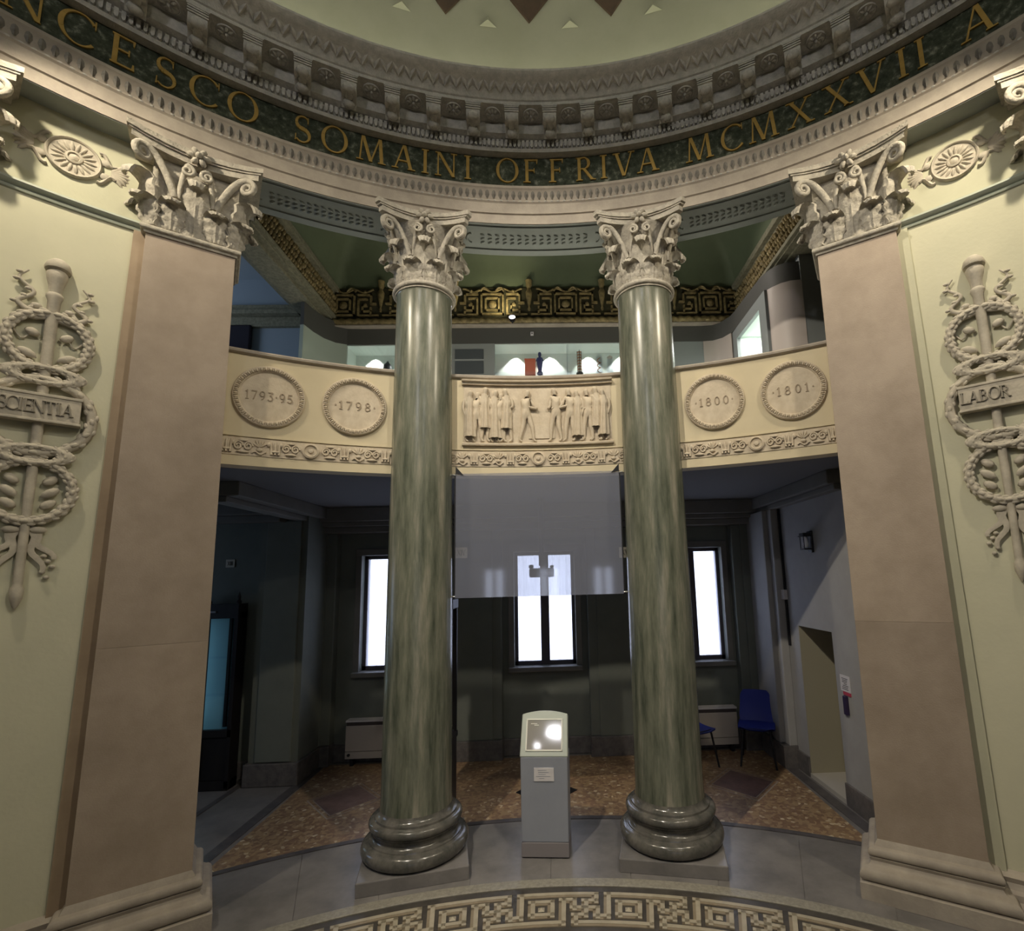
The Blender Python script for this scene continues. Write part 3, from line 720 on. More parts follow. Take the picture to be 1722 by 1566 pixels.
# ------------------------------------------------------------------ balcony
bal = thing('balcony', 'curved cream balcony parapet spanning behind the two green columns', 'balcony')
BR = 5.05
MB().arcbox(BR, BR+.16, -31.6, 31.6, 3.30, 4.262, 48).build('parapet', M_balc, bal, smooth=30)
MB().rev([(BR+.2,4.262),(BR-.012,4.262),(BR-.030,4.272),(BR-.034,4.288),(BR-.024,4.302),(BR+.2,4.304)], -31.6, 31.6, 48).build('coping', M_stone, bal, smooth=40)
MB().arcbox(BR-.012, BR+.02, -31.6, 31.6, 3.545, 3.558, 48).build('string_moulding', M_balc, bal)
MB().arcbox(BR-.006, BR+.02, -31.6, 31.6, 3.385, 3.535, 48).build('ornament_band', M_relief, bal, smooth=30)
b = MB()   # scrolling leaf ornament
def placed(e, a, R, z): e.xf(TR(*pol(a, R, z)) @ RZ(-radians(a))); b.add(e.v, e.f)
RSP = [-23.15, 0.0, 23.15]
def ornament(a, kind, s):
    e = MB()
    if kind == 0:   # anthemion
        for k in range(5):
            an = (k-2)*.48
            e2 = MB().ell((0,0,.035), (.010,.011,.034), 6, 4).xf(Matrix.Rotation(an, 4, 'Y')); e.add(e2.v, e2.f)
        e.ell((0,-.004,-.02), (.025,.014,.018), 6, 4)
        e.tube([(-.05+.1*j/8, -.004, -.048+.012*sin(j)) for j in range(9)], .008, 5)
    elif kind == 1: # scroll pair
        for q in (-1, 1):
            P = [(q*.035+.034*(1-.7*j/16)*cos(4.2*j/16*pi/1.4), -.004, .004+.040*(1-.7*j/16)*sin(4.2*j/16*pi/1.4)) for j in range(17)]
            e.tube(P, .0085, 5)
        e.ell((0,-.006,-.045), (.05,.010,.012), 6, 4); e.ell((0,-.006,.05), (.04,.010,.010), 6, 4)
    else:           # palmette sheaf
        for k in (-1, 0, 1):
            e.tube([(k*.026*(1+.3*u), -.004, -.055+.11*u) for u in (0,.25,.5,.75,1)], [.012,.010,.009,.010,.006], 5)
        e.ell((-.045,-.006,.03), (.018,.012,.022), 6, 4); e.ell((.045,-.006,.03), (.018,.012,.022), 6, 4); e.ell((0,-.008,-.03), (.04,.012,.012), 6, 4)
    placed(e, a, BR-.010, 3.46)
for c in RSP:
    for s in (-1, 1):
        for k in range(8): ornament(c+s*(1.75+1.31*k), (k+1) % 3, s)
stuff(b.build('leaf_ornament', M_relief, bal, smooth=60))
b = MB().lathe([(.066,0),(.066,.02),(.052,.026),(.044,.012),(.022,.010),(.018,.026),(0,.03)], 28).xf(Matrix.Rotation(pi/2, 4, 'X'))
rs = b.mesh('rosette', M_relief, 50)
for c in RSP: put('rosette', rs, bal, pol(c, BR-.006, 3.463), -radians(c))
# medallions
MED = MB().lathe([(.272,0),(.272,.022),(.264,.032),(.252,.030),(.248,.022),(.226,.026),(.220,.020),(.216,.010),(0,.010)], 64).xf(Matrix.Rotation(pi/2, 4, 'X')).mesh('disc', M_relief, 30)
bb = MB()
for k in range(44):
    e = MB().ell((.243,0,.030), (.018,.0125,.014), 6, 4).xf(RZ(2*pi*k/44)); bb.add(e.v, e.f)
    e = MB().box(.228,.258,-.0025,.0025,.020,.042).xf(RZ(2*pi*(k+.5)/44)); bb.add(e.v, e.f)
REED = bb.xf(Matrix.Rotation(pi/2, 4, 'X')).mesh('beaded_rim', M_relief)
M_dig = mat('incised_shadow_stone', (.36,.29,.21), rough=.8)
for a, txt, lab in [(-26.95,'1793.95','first round plaster medallion lettered 1793 and 95'),(-19.25,'.1798.','second round plaster medallion lettered 1798'),(19.3,'.1800.','third round plaster medallion lettered 1800'),(27.0,'.1801.','fourth round plaster medallion lettered 1801')]:
    t = thing('medallion', lab, 'medallion', pol(a, BR, 3.91), -radians(a), 'dated medallions on the balcony')
    put('disc', MED, t); put('beaded_rim', REED, t)
    H = .080; ws = [glyph(c)[1]*H+.014 for c in txt]; q = .365/sum(ws); ws = [w*q for w in ws]; x = -sum(ws)/2
    for c, w in zip(txt, ws):
        me, _ = letter_mesh(c, H, M_dig, .006); o = put('letter', me, t, (x+w/2, -.010, -.035), 0); o.scale = (min(1, q), 1, 1); x += w
# figured relief in the middle
rel = thing('figure_relief', 'plaster relief panel of robed figures standing in two groups on the balcony front', 'wall relief', pol(0, 0, 0))
R0 = BR-.004
MB().arcbox(R0-.003, R0+.03, -8.15, 8.25, 3.60, 4.215, 16).build('ground', M_relief, rel, smooth=30)
MB().rev([(R0+.02,4.200),(R0-.03,4.200),(R0-.035,4.222),(R0-.055,4.226),(R0-.06,4.242),(R0+.02,4.244)], -8.35, 8.45, 16).build('top_moulding', M_relief, rel, smooth=40)
MB().rev([(R0+.02,3.590),(R0-.03,3.590),(R0-.034,3.606),(R0-.02,3.612),(R0-.016,3.618),(R0+.02,3.618)], -8.3, 8.4, 16).build('bottom_moulding', M_relief, rel, smooth=40)
MB().arcbox(R0-.012, R0+.02, -1.0, 1.9, 3.66, 3.80, 4).build('stone_block', M_relief, rel)
def figure(a, h, face, step, robe, arm, dx=0):
    """one carved person; face -1/1 looks left/right"""
    me = bpy.data.meshes.new('figure'); V = []; Eg = []; Rr = []
    def p(x, y, z, r, fr=None):
        V.append((x*h, y*h, z*h)); Rr.append(r*h*1.12)
        if fr is not None: Eg.append((fr, len(V)-1))
        return len(V)-1
    f = face
    pel = p(0,-.01,.53,.075); ch = p(f*.012,-.02,.70,.083, pel); nk = p(f*.018,-.022,.835,.034, ch); hd = p(f*.03,-.035,.90,.056, nk); p(f*.034,-.035,.955,.050, hd)
    for s, st in ((-1, -step), (1, step)):
        hip = p(s*.035,-.01+.01*s,.48,.062, pel); kn = p(s*.03+st*.55+f*.02*(st != 0),-.015,.27,.045, hip); an = p(s*.03+st,-.012,.05,.026, kn); p(s*.03+st+f*.05,-.018,.015,.022, an)
    for s in (-1, 1):
        sh = p(s*.085,-.02,.79,.040, ch)
        if arm == 0: el = p(s*.105,-.03,.62,.032, sh); p(s*.09+f*.03,-.04,.47,.024, el)
        elif arm == 1: el = p(s*.10,-.03,.62,.032, sh); p(s*.03+f*.11,-.05,.58,.024, el)
        else: el = p(s*.09+f*.05,-.04,.66,.032, sh); p(f*.20,-.05,.60,.024, el)
    me.from_pydata(V, Eg, []); o = put('figure', me, rel, pol(a, R0-.006, 3.618), -radians(a)); me.materials.append(M_relief)
    m = o.modifiers.new('skin', 'SKIN'); m.use_smooth_shade = True
    for i, sv in enumerate(me.skin_vertices[0].data): sv.radius = (Rr[i], Rr[i]*.8); sv.use_root = (i == 0)
    m = o.modifiers.new('sub', 'SUBSURF'); m.levels = 1; m.render_levels = 1
    if robe:
        b = MB()
        zz = [.82,.74,.62,.48,.36,.24,robe]; ww = [.055,.088,.080,.088,.096,.104,.112]
        b.grid(lambda u, v: ((ww[round(v*6)]*(2*u-1)+f*.02*(1-zz[round(v*6)]))*h, (-.020-.082*sqrt(max(0, sin(pi*u)))-.014*cos(u*17+v*2)*(v > .2))*h, zz[round(v*6)]*h), 20, 6)
        b.build('robe', M_relief, o, smooth=80)
    return o
for args in [(-7.55,.545,1,.03,.10,0),(-6.7,.53,1,.05,0,2),(-5.9,.585,1,.02,.27,1),(-4.8,.555,1,.03,.08,0),(-4.2,.52,1,.05,0,1),(-3.4,.57,-1,.05,.24,1),(-1.25,.555,1,.095,0,2),
             (2.05,.575,-1,.06,0,1),(3.65,.565,-1,.055,0,2),(4.55,.545,-1,.04,.10,0),(5.65,.555,-1,.05,0,1),(6.65,.575,-1,.06,.40,0),(7.45,.545,-1,.03,.10,0)]:
    figure(*args)

# ------------------------------------------------------------------ gallery slab, ceiling below it
def rim(fn_out, Rin, a0, a1, n):
    P = [pol(a0+(a1-a0)*i/n, Rin, 0)[:2] for i in range(n+1)]; return P
arcP = rim(None, BR+.15, -36, 36, 24)
b = MB(); b.slab(arcP+[(7,4.2),(7,7.6),(-7,7.6),(-7,4.2)], 3.30, 3.45)
struct(b.build('ceiling.001', M_ceil), 'dark flat ceiling under the balcony floor')
# ------------------------------------------------------------------ floor
fl = MB().box(-8, 8, -10, 8.5, -.1, -.002)
floor = struct(fl.build('floor', M_floor), 'grey stone floor of the round hall')
# paving slabs of the threshold between pilasters and carpet
J = [-31, -22.5, -15.5, -7.2, 0.6, 8.4, 16.6, 24, 31]
for i in range(8):
    MB().arcbox(4.545, 5.485, J[i]+.03, J[i+1]-.03, -.02, .004, 5).build('paving_slab', M_floor, floor, smooth=30)
MB().arcbox(4.445, 4.54, -60, 60, -.02, .010, 60).build('border_kerb', M_ring, floor, smooth=30, bevel=.004)
MB().arcbox(4.375, 4.443, -60, 60, -.02, .002, 60).build('dark_border', M_keyd, floor)
MB().arcbox(3.93, 4.375, -60, 60, -.02, .001, 60).build('key_ground', M_keyd, floor)
MB().arcbox(3.55, 3.93, -60, 60, -.02, .004, 60).build('inner_border', M_ring, floor)
# meander ribbons of inlaid stone
PER = 360/43.0; U = .0505; RK = 4.19
S1 = [(-2.9,3),(7.4,3),(7.4,1.5),(6,1.5),(6,-1.5),(4.6,-1.5),(4.6,-3),(14.9,-3)]
S2 = [(14.9,-3),(14.9,1.7),(16.4,1.7),(16.4,0),(18,0)]
S3 = [(18,0),(19.6,0),(19.6,-1.7),(21.1,-1.7),(21.1,3)]
S4 = [(-1.35,-1.35),(1.35,-1.35),(1.35,1.35),(-1.35,1.35),(-1.35,-1.35)]
def strips(path, o0, o1, z):
    b = MB()
    for (x0, y0), (x1, y1) in zip(path, path[1:]):
        if x0 > x1 or y0 > y1: x0, y0, x1, y1 = x1, y1, x0, y0
        if y0 == y1: X0, X1, Y0, Y1 = x0-.5, x1+.5, y0+o0, y0+o1
        else: X0, X1, Y0, Y1 = x0+o0, x0+o1, y0-.5, y1+.5
        k = max(1, int((X1-X0)/2))
        b.arcbox(RK+Y0*U, RK+Y1*U, X0*PER/12, X1*PER/12, -.01, z, k)
    return b
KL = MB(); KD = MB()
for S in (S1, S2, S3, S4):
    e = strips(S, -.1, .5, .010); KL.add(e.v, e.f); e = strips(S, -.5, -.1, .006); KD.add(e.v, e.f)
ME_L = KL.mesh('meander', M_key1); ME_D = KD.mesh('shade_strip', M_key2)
pyr = MB().add([pol(-.45*PER/12*1.0, RK-.45*U, .003), pol(.45*PER/12, RK-.45*U, .003), pol(.45*PER/12, RK+.45*U, .003), pol(-.45*PER/12, RK+.45*U, .003), (0, RK, .018)], [(0,1,4),(1,2,4),(2,3,4),(3,0,4)]).mesh('key_stud', M_key1)
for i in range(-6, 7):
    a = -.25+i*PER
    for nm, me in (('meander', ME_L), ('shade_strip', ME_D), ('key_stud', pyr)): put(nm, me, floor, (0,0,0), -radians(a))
# terrazzo of the niche
P = [pol(a, 5.56, 0)[:2] for a in [-30.0+60*i/30 for i in range(31)]]
MB().slab(P+[(2.84,7.2),(-2.84,7.2)], -.02, .003).build('terrazzo_panel', M_terr, floor)
MB().arcbox(5.50, 5.56, -31.5, 31.5, -.02, .006, 30).build('dark_strip', M_dark, floor)
for s in (-1, 1): MB().box(*sorted((s*2.845, s*2.955)), 4.72, 7.2, -.02, .005).build('dark_strip', M_dark, floor)
MB().box(-3.62, -3.56, 5.2, 7.0, -.02, .005).build('dark_strip', M_dark, floor)
M_redst2 = mat('red_floor_stone_light', (.17,.105,.085), (.24,.155,.13), rough=.4, scale=10)
for cx, m in ((-2.17, M_redst2), (2.165, M_redst), (0, M_black)):
    def loz(k, z, nm, mm): MB().slab([(cx-.335*k,6.14),(cx,6.14-.365*k),(cx+.335*k,6.14),(cx,6.14+.365*k)], -.01, z).build(nm, mm, floor)
    if cx: loz(1.22, .0045, 'lozenge_line', M_pale); loz(1.17, .0055, 'lozenge_border', M_terr); loz(1.035, .0065, 'lozenge_line', M_pale)
    loz(1.0, .0075, 'lozenge', m)

# ------------------------------------------------------------------ niche shell
WC = [-2.08, 0.0, 2.08]
b = MB()
xs = [-7.0]+sum([[c-.42, c+.42] for c in WC], [])+[7.0]
for i in range(7):
    if i % 2 == 0: b.box(xs[i], xs[i+1], 7.30, 7.62, 0, 3.35)
    else: b.box(xs[i], xs[i+1], 7.30, 7.62, 0, 1.13); b.box(xs[i], xs[i+1], 7.30, 7.62, 2.68, 3.35)
nw = struct(b.build('wall_rear', M_niche), 'dark grey green rear wall of the niche with three windows')
# projecting strips between the window recesses
for x0, x1 in ((-3.2,-2.80), (-1.52,-.58), (.58,1.52), (2.62,3.0)):
    MB().box(x0, x1, 7.16, 7.31, .25, 2.98).build('pilaster_strip', M_niche, nw, bevel=.01)
    MB().box(x0+.12, x1-.12, 7.14, 7.17, .25, 2.98).build('pilaster_strip', M_niche, nw, bevel=.008)
b = MB()
for x0, x1 in ((-3.2,-2.80), (-1.52,-.58), (.58,1.52), (2.62,3.0)): b.box(x0-.01, x1+.01, 7.12, 7.3, 0, .25)
b.box(-3.2, 3.0, 7.27, 7.32, 0, .22)
struct(b.build('baseboard_rear', M_bb, bevel=.01), 'dark marble skirting along the rear wall of the niche')
b = MB(); b.box(-3.2, 3.05, 7.05, 7.31, 2.98, 3.06); b.box(-3.2, 3.05, 6.98, 7.31, 3.06, 3.12); b.box(-3.2, 3.05, 6.90, 7.31, 3.12, 3.30)
b.box(2.90, 3.05, 5.05, 7.1, 3.10, 3.16); b.box(2.84, 3.05, 5.05, 7.1, 3.16, 3.30)
b.box(-3.1, -2.95, 5.05, 7.1, 3.10, 3.16); b.box(-3.2, -2.84, 5.05, 7.1, 3.16, 3.30); b.box(-5, -3.2, 6.45, 6.62, 3.08, 3.16); b.box(-5, -3.2, 6.35, 6.62, 3.16, 3.30)
struct(b.build('trim_1', M_nichetrim, bevel=.008), 'stepped cornice under the niche ceiling')
def curtain_mesh(x0, x1, z0, z1):
    return MB().grid(lambda u, v: (x0+(x1-x0)*u, .012*sin(u*19)+.006*sin(u*41+2), z0+(z1-z0)*v), 30, 4).mesh('curtain', M_curtain, 60)
for i, c in enumerate(WC):
    f = MB(); y0, y1 = 7.40, 7.46
    f.box(-.42,-.375,y0,y1,1.13,2.68); f.box(.375,.42,y0,y1,1.13,2.68); f.box(-.42,.42,y0,y1,1.13,1.185); f.box(-.42,.42,y0,y1,2.632,2.68)
    w = struct(f.build('window_%d' % (i+1), M_frame, loc=(c,0,0)), ['window_left','window_middle','window_right'][i] and 'casement window with white sheer curtain, %s of the three in the niche' % ['left','middle','right'][i])
    b = MB(); b.box(-.06,-.005,y0-.01,y1,1.185,2.632); b.box(.012,.06,y0-.01,y1,1.185,2.632); b.box(-.012,.018,y0-.02,y0,1.185,2.632); b.build('mullion', M_frame, w)
    for s in (-1, 1):
        MB().box(*sorted((s*.05, s*.38)), 7.44, 7.446, 1.18, 2.64).build('pane', M_glass, w)
        o = put('curtain', curtain_mesh(*sorted((s*.065, s*.372)), 1.187, 2.63), w, (0, 7.425, 0))
    MB().box(-.50,.50,7.20,7.44,1.07,1.132).build('sill', M_nichetrim, w, bevel=.01)
    b = MB(); b.box(-.50,-.42,7.27,7.31,1.13,2.68); b.box(.42,.50,7.27,7.31,1.13,2.68); b.box(-.50,.50,7.265,7.31,2.68,2.77); b.build('surround', M_nichetrim, w, bevel=.006)
# right wall with its low doorway
b = MB(); D0, D1, DT = 5.53, 6.235, 1.675
b.box(3.0, 3.5, 4.4, D0, 0, 3.3); b.box(3.0, 3.5, D1, 7.3, 0, 3.3); b.box(3.0, 3.5, D0, D1, DT, 3.3); b.box(3.42, 3.5, D0, D1, 0, DT)
rw = struct(b.build('wall_niche_right', M_rwall), 'blue grey side wall of the niche with a low recess')
MB().box(2.84, 3.0, 6.62, 7.16, .25, 3.1).build('corner_pier', M_rwall, rw, bevel=.01)
MB().box(2.90, 3.0, 6.50, 6.62, .25, 3.1).build('corner_pier', M_rwall, rw, bevel=.01)
b = MB(); b.box(3.405, 3.42, D0, D1, .0, DT); b.box(3.0, 3.42, D1-.012, D1+.002, 0, DT); b.build('recess_lining', mat('recess_cream', (.36,.33,.24), rough=.8), rw)
MB().box(2.99, 3.42, D0, D1, -.01, .045).build('threshold', mat('pale_threshold', (.50,.47,.42), rough=.6), rw)
b = MB(); b.box(2.978, 3.01, 4.9, D0, 0, .215); b.box(2.978, 3.01, D1, 6.52, 0, .215); b.box(2.82, 3.0, 6.49, 7.15, 0, .25)
struct(b.build('baseboard_niche_right', M_bb, bevel=.006), 'dark marble skirting along the blue grey side wall')
# left passage
b = MB(); b.box(-3.50, -2.93, 6.62, 7.31, 0, 3.3)
lw = struct(b.build('wall_niche_left', M_niche), 'dark pier at the left rear corner of the niche')
MB().box(-3.42, -3.0, 6.595, 6.63, .26, 3.1).build('pilaster_strip', M_niche, lw, bevel=.008)
MB().box(-7, -3.45, 6.85, 7.31, 0, 3.3).build('passage_wall', M_niche, lw)
MB().box(-7.1, -6.95, 1.0, 7.6, 0, 7.7).build('side_wall', M_niche, lw)
MB().box(6.95, 7.1, 1.0, 7.6, 0, 7.7).build('side_wall', M_niche, rw)
MB().box(-7.1, -4.6, .9, 1.0, 0, 7.7).build('cross_wall', M_niche, lw); MB().box(4.6, 7.1, .9, 1.0, 0, 7.7).build('cross_wall', M_niche, rw)
b = MB(); b.box(-3.53, -2.90, 6.57, 7.31, 0, .25); b.box(-4.6, -3.45, 6.82, 6.9, 0, .2)
struct(b.build('baseboard_niche_left', M_bb, bevel=.01), 'dark marble skirting round the left rear pier')
# things on the right wall
t = thing('wall_lantern', 'small black wall lantern high on the blue grey side wall', 'lamp', (3.0, 5.76, 2.63))
MB().box(-.025, 0, -.05, .05, -.12, .12).build('back_plate', M_blackmetal, t, bevel=.008)
b = MB(); b.box(-.11,-.025,-.045,.045,-.085,-.07); b.box(-.11,-.025,-.045,.045,.07,.10); b.box(-.12,-.02,-.055,.055,.06,.072)
for y in (-.042, .036): b.box(-.108,-.1,y,y+.006,-.07,.07)
b.build('cage', M_blackmetal, t)
MB().lathe([(.0,-.06),(.022,-.055),(.03,-.02),(.022,.03),(.012,.06),(0,.06)], 14, (-.065,0,0)).build('bulb', mat('bulb_glass', (.7,.72,.75), rough=.1, spec=.8), t, smooth=60)
t = thing('cable_conduit', 'black cable conduit with a white junction box running down the side wall', 'conduit', (3.0, 6.46, 0))
MB().box(-.022, 0, -.016, .016, 1.42, 3.1).build('conduit', M_blackmetal, t)
MB().box(-.05, 0, -.03, .045, 1.97, 2.09).build('junction_box', M_paper, t, bevel=.006)
nt_ = thing('wall_notice', 'white printed notice above a red strip beside the low recess', 'notice', (3.0, 5.375, 0))
MB().box(-.006, 0, -.085, .075, 1.115, 1.27).build('sheet', M_paper, nt_)
b = MB(); rr = random.Random(4)
for k in range(7): b.box(-.007, -.0055, -.06+rr.uniform(0,.03), .055-rr.uniform(0,.05), 1.135+.017*k, 1.141+.017*k)
stuff(b.build('print_lines', M_ink, nt_))
MB().box(-.008, 0, -.085, .04, 1.082, 1.113).build('red_strip', M_red, nt_)
o = MB().box(-.03, 0, -.03, .028, -.09, .09).build('handset', M_purple, loc=(3.0, 5.375, .985), bevel=.006); tag(o, 'narrow dark purple handset holder under the notice', 'device')

# ------------------------------------------------------------------ left glass cabinet
t = thing('display_cabinet', 'tall black wooden display cabinet with teal lit glass in the left passage', 'cabinet', (-3.98, 6.55, 0))
b = MB()
for x in (-.40, -.05, .30):
    b.box(x-.022, x+.022, -.03, .02, .02, 2.10)
    b.lathe([(.025,2.10),(.03,2.12),(.016,2.15),(.020,2.18),(.0,2.25)], 10, (x,0,0))
b.box(-.42,.32,-.03,.14,.0,.10); b.box(-.42,.32,-.03,.02,.58,.66); b.box(-.42,.32,-.035,.15,1.93,2.10); b.box(-.42,-.40,0,.14,0,2.0); b.box(.31,.32,0,.14,0,2.0)
b.build('frame', M_wood, t)
MB().box(-.40,.305,.13,.14,.1,1.95).build('back_panel', M_teal, t)
MB().box(-.38,.28,-.01,.12,.1,.58).build('cupboard', M_wood, t, bevel=.01)
for x0, x1 in ((-.378,-.072), (-.028,.278)): MB().box(x0, x1, -.006, .0, .66, 1.93).build('glass_door', M_glass, t)
for z in (1.03, 1.46): MB().box(-.38,.28,.02,.125,z,z+.012).build('shelf', M_glass, t)
MB().box(.14,.17,.10,.13,.66,1.93).build('back_rail', M_wood, t)
light('cabinet_lamp', 'AREA', (-4.36, 6.60, 1.30), 2.2, (.62,.86,1.0), aim=(-3.8, 6.68, 1.30), shape='RECTANGLE', size=.05, size_y=1.2)
MB().box(.0,.06,-.05,-.03,2.0,2.02).build('name_plate', M_steel, t)

# ------------------------------------------------------------------ hanging projection film, projector
t = thing('projection_film', 'translucent grey projection film hanging between the two green columns', 'screen', (0, 4.93, 0))
b = MB().box(-.785,.775,-.002,.002,2.15,3.30); b.build('film', M_scrim, t)
for x0, x1 in ((-.785,-.775), (.765,.775)): MB().box(x0, x1, -.006, .006, 2.15, 3.30).build('edge_rod', M_strap, t)
for s, x in ((-1, -.775), (1, .765)):
    MB().prism([(x, 3.30), (x-s*.0, 3.37), (x-s*.075, 3.285)], -.008, .004).build('strap', M_strap, t)
    MB().tube([(x, -.01, 3.285), (x+s*.035, -.01, 3.29)], .008, 8).build('clip', M_steel, t)
    MB().tube([(x, -.01, 2.165), (x+s*.035, -.01, 2.168)], .008, 8).build('clip', M_steel, t)
t = thing('projector', 'dark projector hung on a pole behind the film before the middle window', 'projector', (-.015, 6.5, 0))
MB().tube([(0,0,3.3), (0,0,2.46)], .035, 12).build('pole', M_frame, t, smooth=60)
b = MB(); b.box(-.15,.15,-.14,.14,2.32,2.43); b.box(-.16,-.10,-.05,.05,2.43,2.475); b.box(.10,.15,-.05,.05,2.43,2.465); b.build('body', M_blackmetal, t, bevel=.03)
MB().tube([(.08,-.16,2.375), (.08,-.13,2.375)], .035, 14).build('lens', M_glassdark, t)
# number plaques and tall dark stands behind the columns
def stand(x, s, txt, lab, plx, ply, plz):
    t = thing('exhibit_stand', lab, 'display stand', (x, 5.62, 0))
    b = MB(); b.box(-.16,.16,-.14,.14,.03,.75); b.box(-.14,.14,-.12,.12,0,.03); b.box(-.17,.17,-.15,.15,.73,.78)
    b.build('cupboard', M_wood, t); MB().box(-.17,.17,-.15,.15,2.02,2.12).build('cap', M_wood, t, bevel=.008)
    b = MB()
    for q in (-1, 1):
        for r in (-1, 1): b.box(q*.15-.012, q*.15+.012, r*.13-.012, r*.13+.012, .78, 2.02)
    b.build('posts', M_wood, t)
    MB().box(-.15,.15,-.131,-.128,.79,2.02).build('glass', M_glass, t)
    MB().box(-.14,.14,.12,.125,.79,2.02).build('back_board', M_wood, t)
stand(-1.07, -1, '', 'narrow dark glazed exhibit stand hidden behind the left green column', 0, 0, 0)
def plaque(loc, txt, lab):
    t = thing('number_plaque', lab, 'sign', loc)
    MB().box(-.055,.055,-.006,0,-.05,.05).build('plate', M_plaq, t)
    H = .05; ws = [glyph(c)[1]*H for c in txt]; x = -sum(ws)/2*.8
    for c, w in zip(txt, ws):
        me, _ = letter_mesh(c, H, M_ink, .003); o = put('letter', me, t, (x+w*.4, -.006, -.025)); o.scale = (.8,1,1); x += w*.8
    MB().box(-.05,.05,0,.012,-.04,.04).build('bracket', M_strap, t)
plaque((-.735, 5.02, 2.565), 'XIV', 'cream plaque numbered XIV at the left column behind the film')
plaque((.80, 5.00, 2.53), 'XV', 'cream plaque beside the right column at the edge of the film')

plaque((-4.0, 6.845, 2.60), 'XIII', 'faint plaque on the dark passage wall above the black display cabinet')
# ------------------------------------------------------------------ kiosk
t = thing('touch_kiosk', 'grey metal touch screen kiosk standing between the green columns', 'kiosk', (.003, 4.825, 0), radians(-6))
b = MB()
P = [(-.2,0),(.2,0),(.2,.26),(-.2,.26)]
MB().slab(P, .012, .128).build('plinth', M_kioskbase, t, bevel=.006)
b = MB(); b.add([(-.198,0,.128),(.198,0,.128),(.198,.26,.128),(-.198,.26,.128),(-.203,.005,.80),(.203,.005,.80),(.203,.24,.80),(-.203,.24,.80)], [(0,3,2,1),(4,5,6,7),(0,1,5,4),(1,2,6,5),(2,3,7,6),(3,0,4,7)])
b.build('body', M_kiosk, t, bevel=.008)
MB().box(-.19,.19,.02,.24,0,.014).build('foot', M_blackmetal, t)
TI = Matrix.Translation((0,.0,.80)) @ Matrix.Rotation(radians(-25.3), 4, 'X')
top = [(-.207,0),(.207,0),(.203,.345)]+[(.203-.406*i/10, .345+.030*(1-(2*i/10-1)**2)) for i in range(1, 10)]+[(-.203,.345)]
hd = MB().prism(top, -.0, .07).xf(TI).build('head', M_kioskhead, t, bevel=.008)
def ringp(x0, x1, z0, z1, w, y0, y1):
    b = MB(); b.box(x0,x1,y0,y1,z0,z0+w); b.box(x0,x1,y0,y1,z1-w,z1); b.box(x0,x0+w,y0,y1,z0,z1); b.box(x1-w,x1,y0,y1,z0,z1); return b
ringp(-.160,.160,.045,.305,.011,-.008,.0).xf(TI).build('bezel', M_bezel, hd)
MB().box(-.150,.150,-.003,.002,.055,.295).xf(TI).build('screen', M_glassdark, hd)
b = MB(); b.box(-.12,-.065,-.0045,-.003,.262,.266); b.box(-.09,-.05,-.0045,-.003,.250,.254)
stuff(b.xf(TI).build('screen_text', M_bezel, hd))
MB().box(-.085,.085,-.004,.004,.608,.712).build('label_sheet', M_paper, t)
b = MB(); rr = random.Random(2)
for k in range(5): b.box(-.07+rr.uniform(0,.03), .06-rr.uniform(0,.06), -.0048, -.0038, .628+.016*k, .632+.016*k)
stuff(b.build('label_lines', M_kiosk, t))

# ------------------------------------------------------------------ chairs, radiators
def chair(loc, rz, label):
    t = thing('plastic_chair', label, 'chair', loc, rz, 'blue chairs beside the right wall')
    # front is -y
    def shell(u, v, off):
        x = 2*u-1
        if v < .5:
            s = v/.5; y = -.22+.40*s; z = .445-.03*sin(pi*s)+(.012 if s < .1 else 0)-.02*(1-s)**4+.018*abs(x)**3; hw = .205+.012*sin(pi*s)
            if s < .25: hw -= .05*(1-s/.25)**2
        else:
            s = (v-.5)/.5; y = .18+.045*s+.02*sin(pi*s)-.03*abs(x)**2; z = .445+.37*s+.0; hw = .21-.035*s
            if s > .8: hw -= .035*((s-.8)/.2)**2
            if s < .15: z = .445+.37*s; hw = .2
        return (x*hw, y+off*(v >= .5), z-off*(v < .5))
    b = MB(); b.grid(lambda u, v: shell(u, v, 0), 10, 24); b.grid(lambda u, v: shell(u, v, .012), 10, 24)
    b.build('seat_shell', M_blue, t, smooth=60)
    for sx in (-1, 1):
        for sy in (-1, 1):
            MB().tube([(sx*.15, -.14 if sy < 0 else .13, .43), (sx*.20, -.20 if sy < 0 else .20, 0.0)], .012, 8).build('leg', M_blackmetal, t, smooth=60)
    b = MB(); b.tube([(-.16,-.14,.42),(.16,-.14,.42)], .011, 8); b.tube([(-.16,.13,.42),(.16,.13,.42)], .011, 8); b.build('seat_frame', M_blackmetal, t, smooth=60)
    return t
chair((2.60, 6.72, 0), radians(-24), 'blue plastic chair with black legs standing free by the side wall')
chair((1.80, 6.70, 0), radians(28), 'blue plastic chair half hidden behind the right green column')
for c, lab in ((-2.12, 'grey convector heater under the left window'), (2.05, 'grey convector heater under the right window beside the blue chairs'), ):
    t = thing('convector_heater', lab, 'heater', (c, 7.16, 0), 0, 'convector heaters under the windows')
    s = 1 if c > 0 else -1
    MB().box(-.45,.45,-.07,.06,.19,.50).build('casing', M_rad, t, bevel=.008)
    b = MB(); b.box(-.44,.44,-.06,.06,.50,.545); b.build('outlet_slot', M_radd, t)
    MB().box(-.45,.45,-.075,.06,.545,.567).build('top_plate', M_paper, t, bevel=.004)
    MB().box(-.45,.45,-.065,.06,.10,.185).build('lower_panel', M_rad, t, bevel=.004)
    for x in (-.38, .38): MB().box(x-.02, x+.02, -.03, .05, 0, .10).build('foot', M_blackmetal, t)
    MB().tube([(-.40,-.072,.15),(-.40,-.085,.15)], .018, 10).build('knob', M_blackmetal, t)

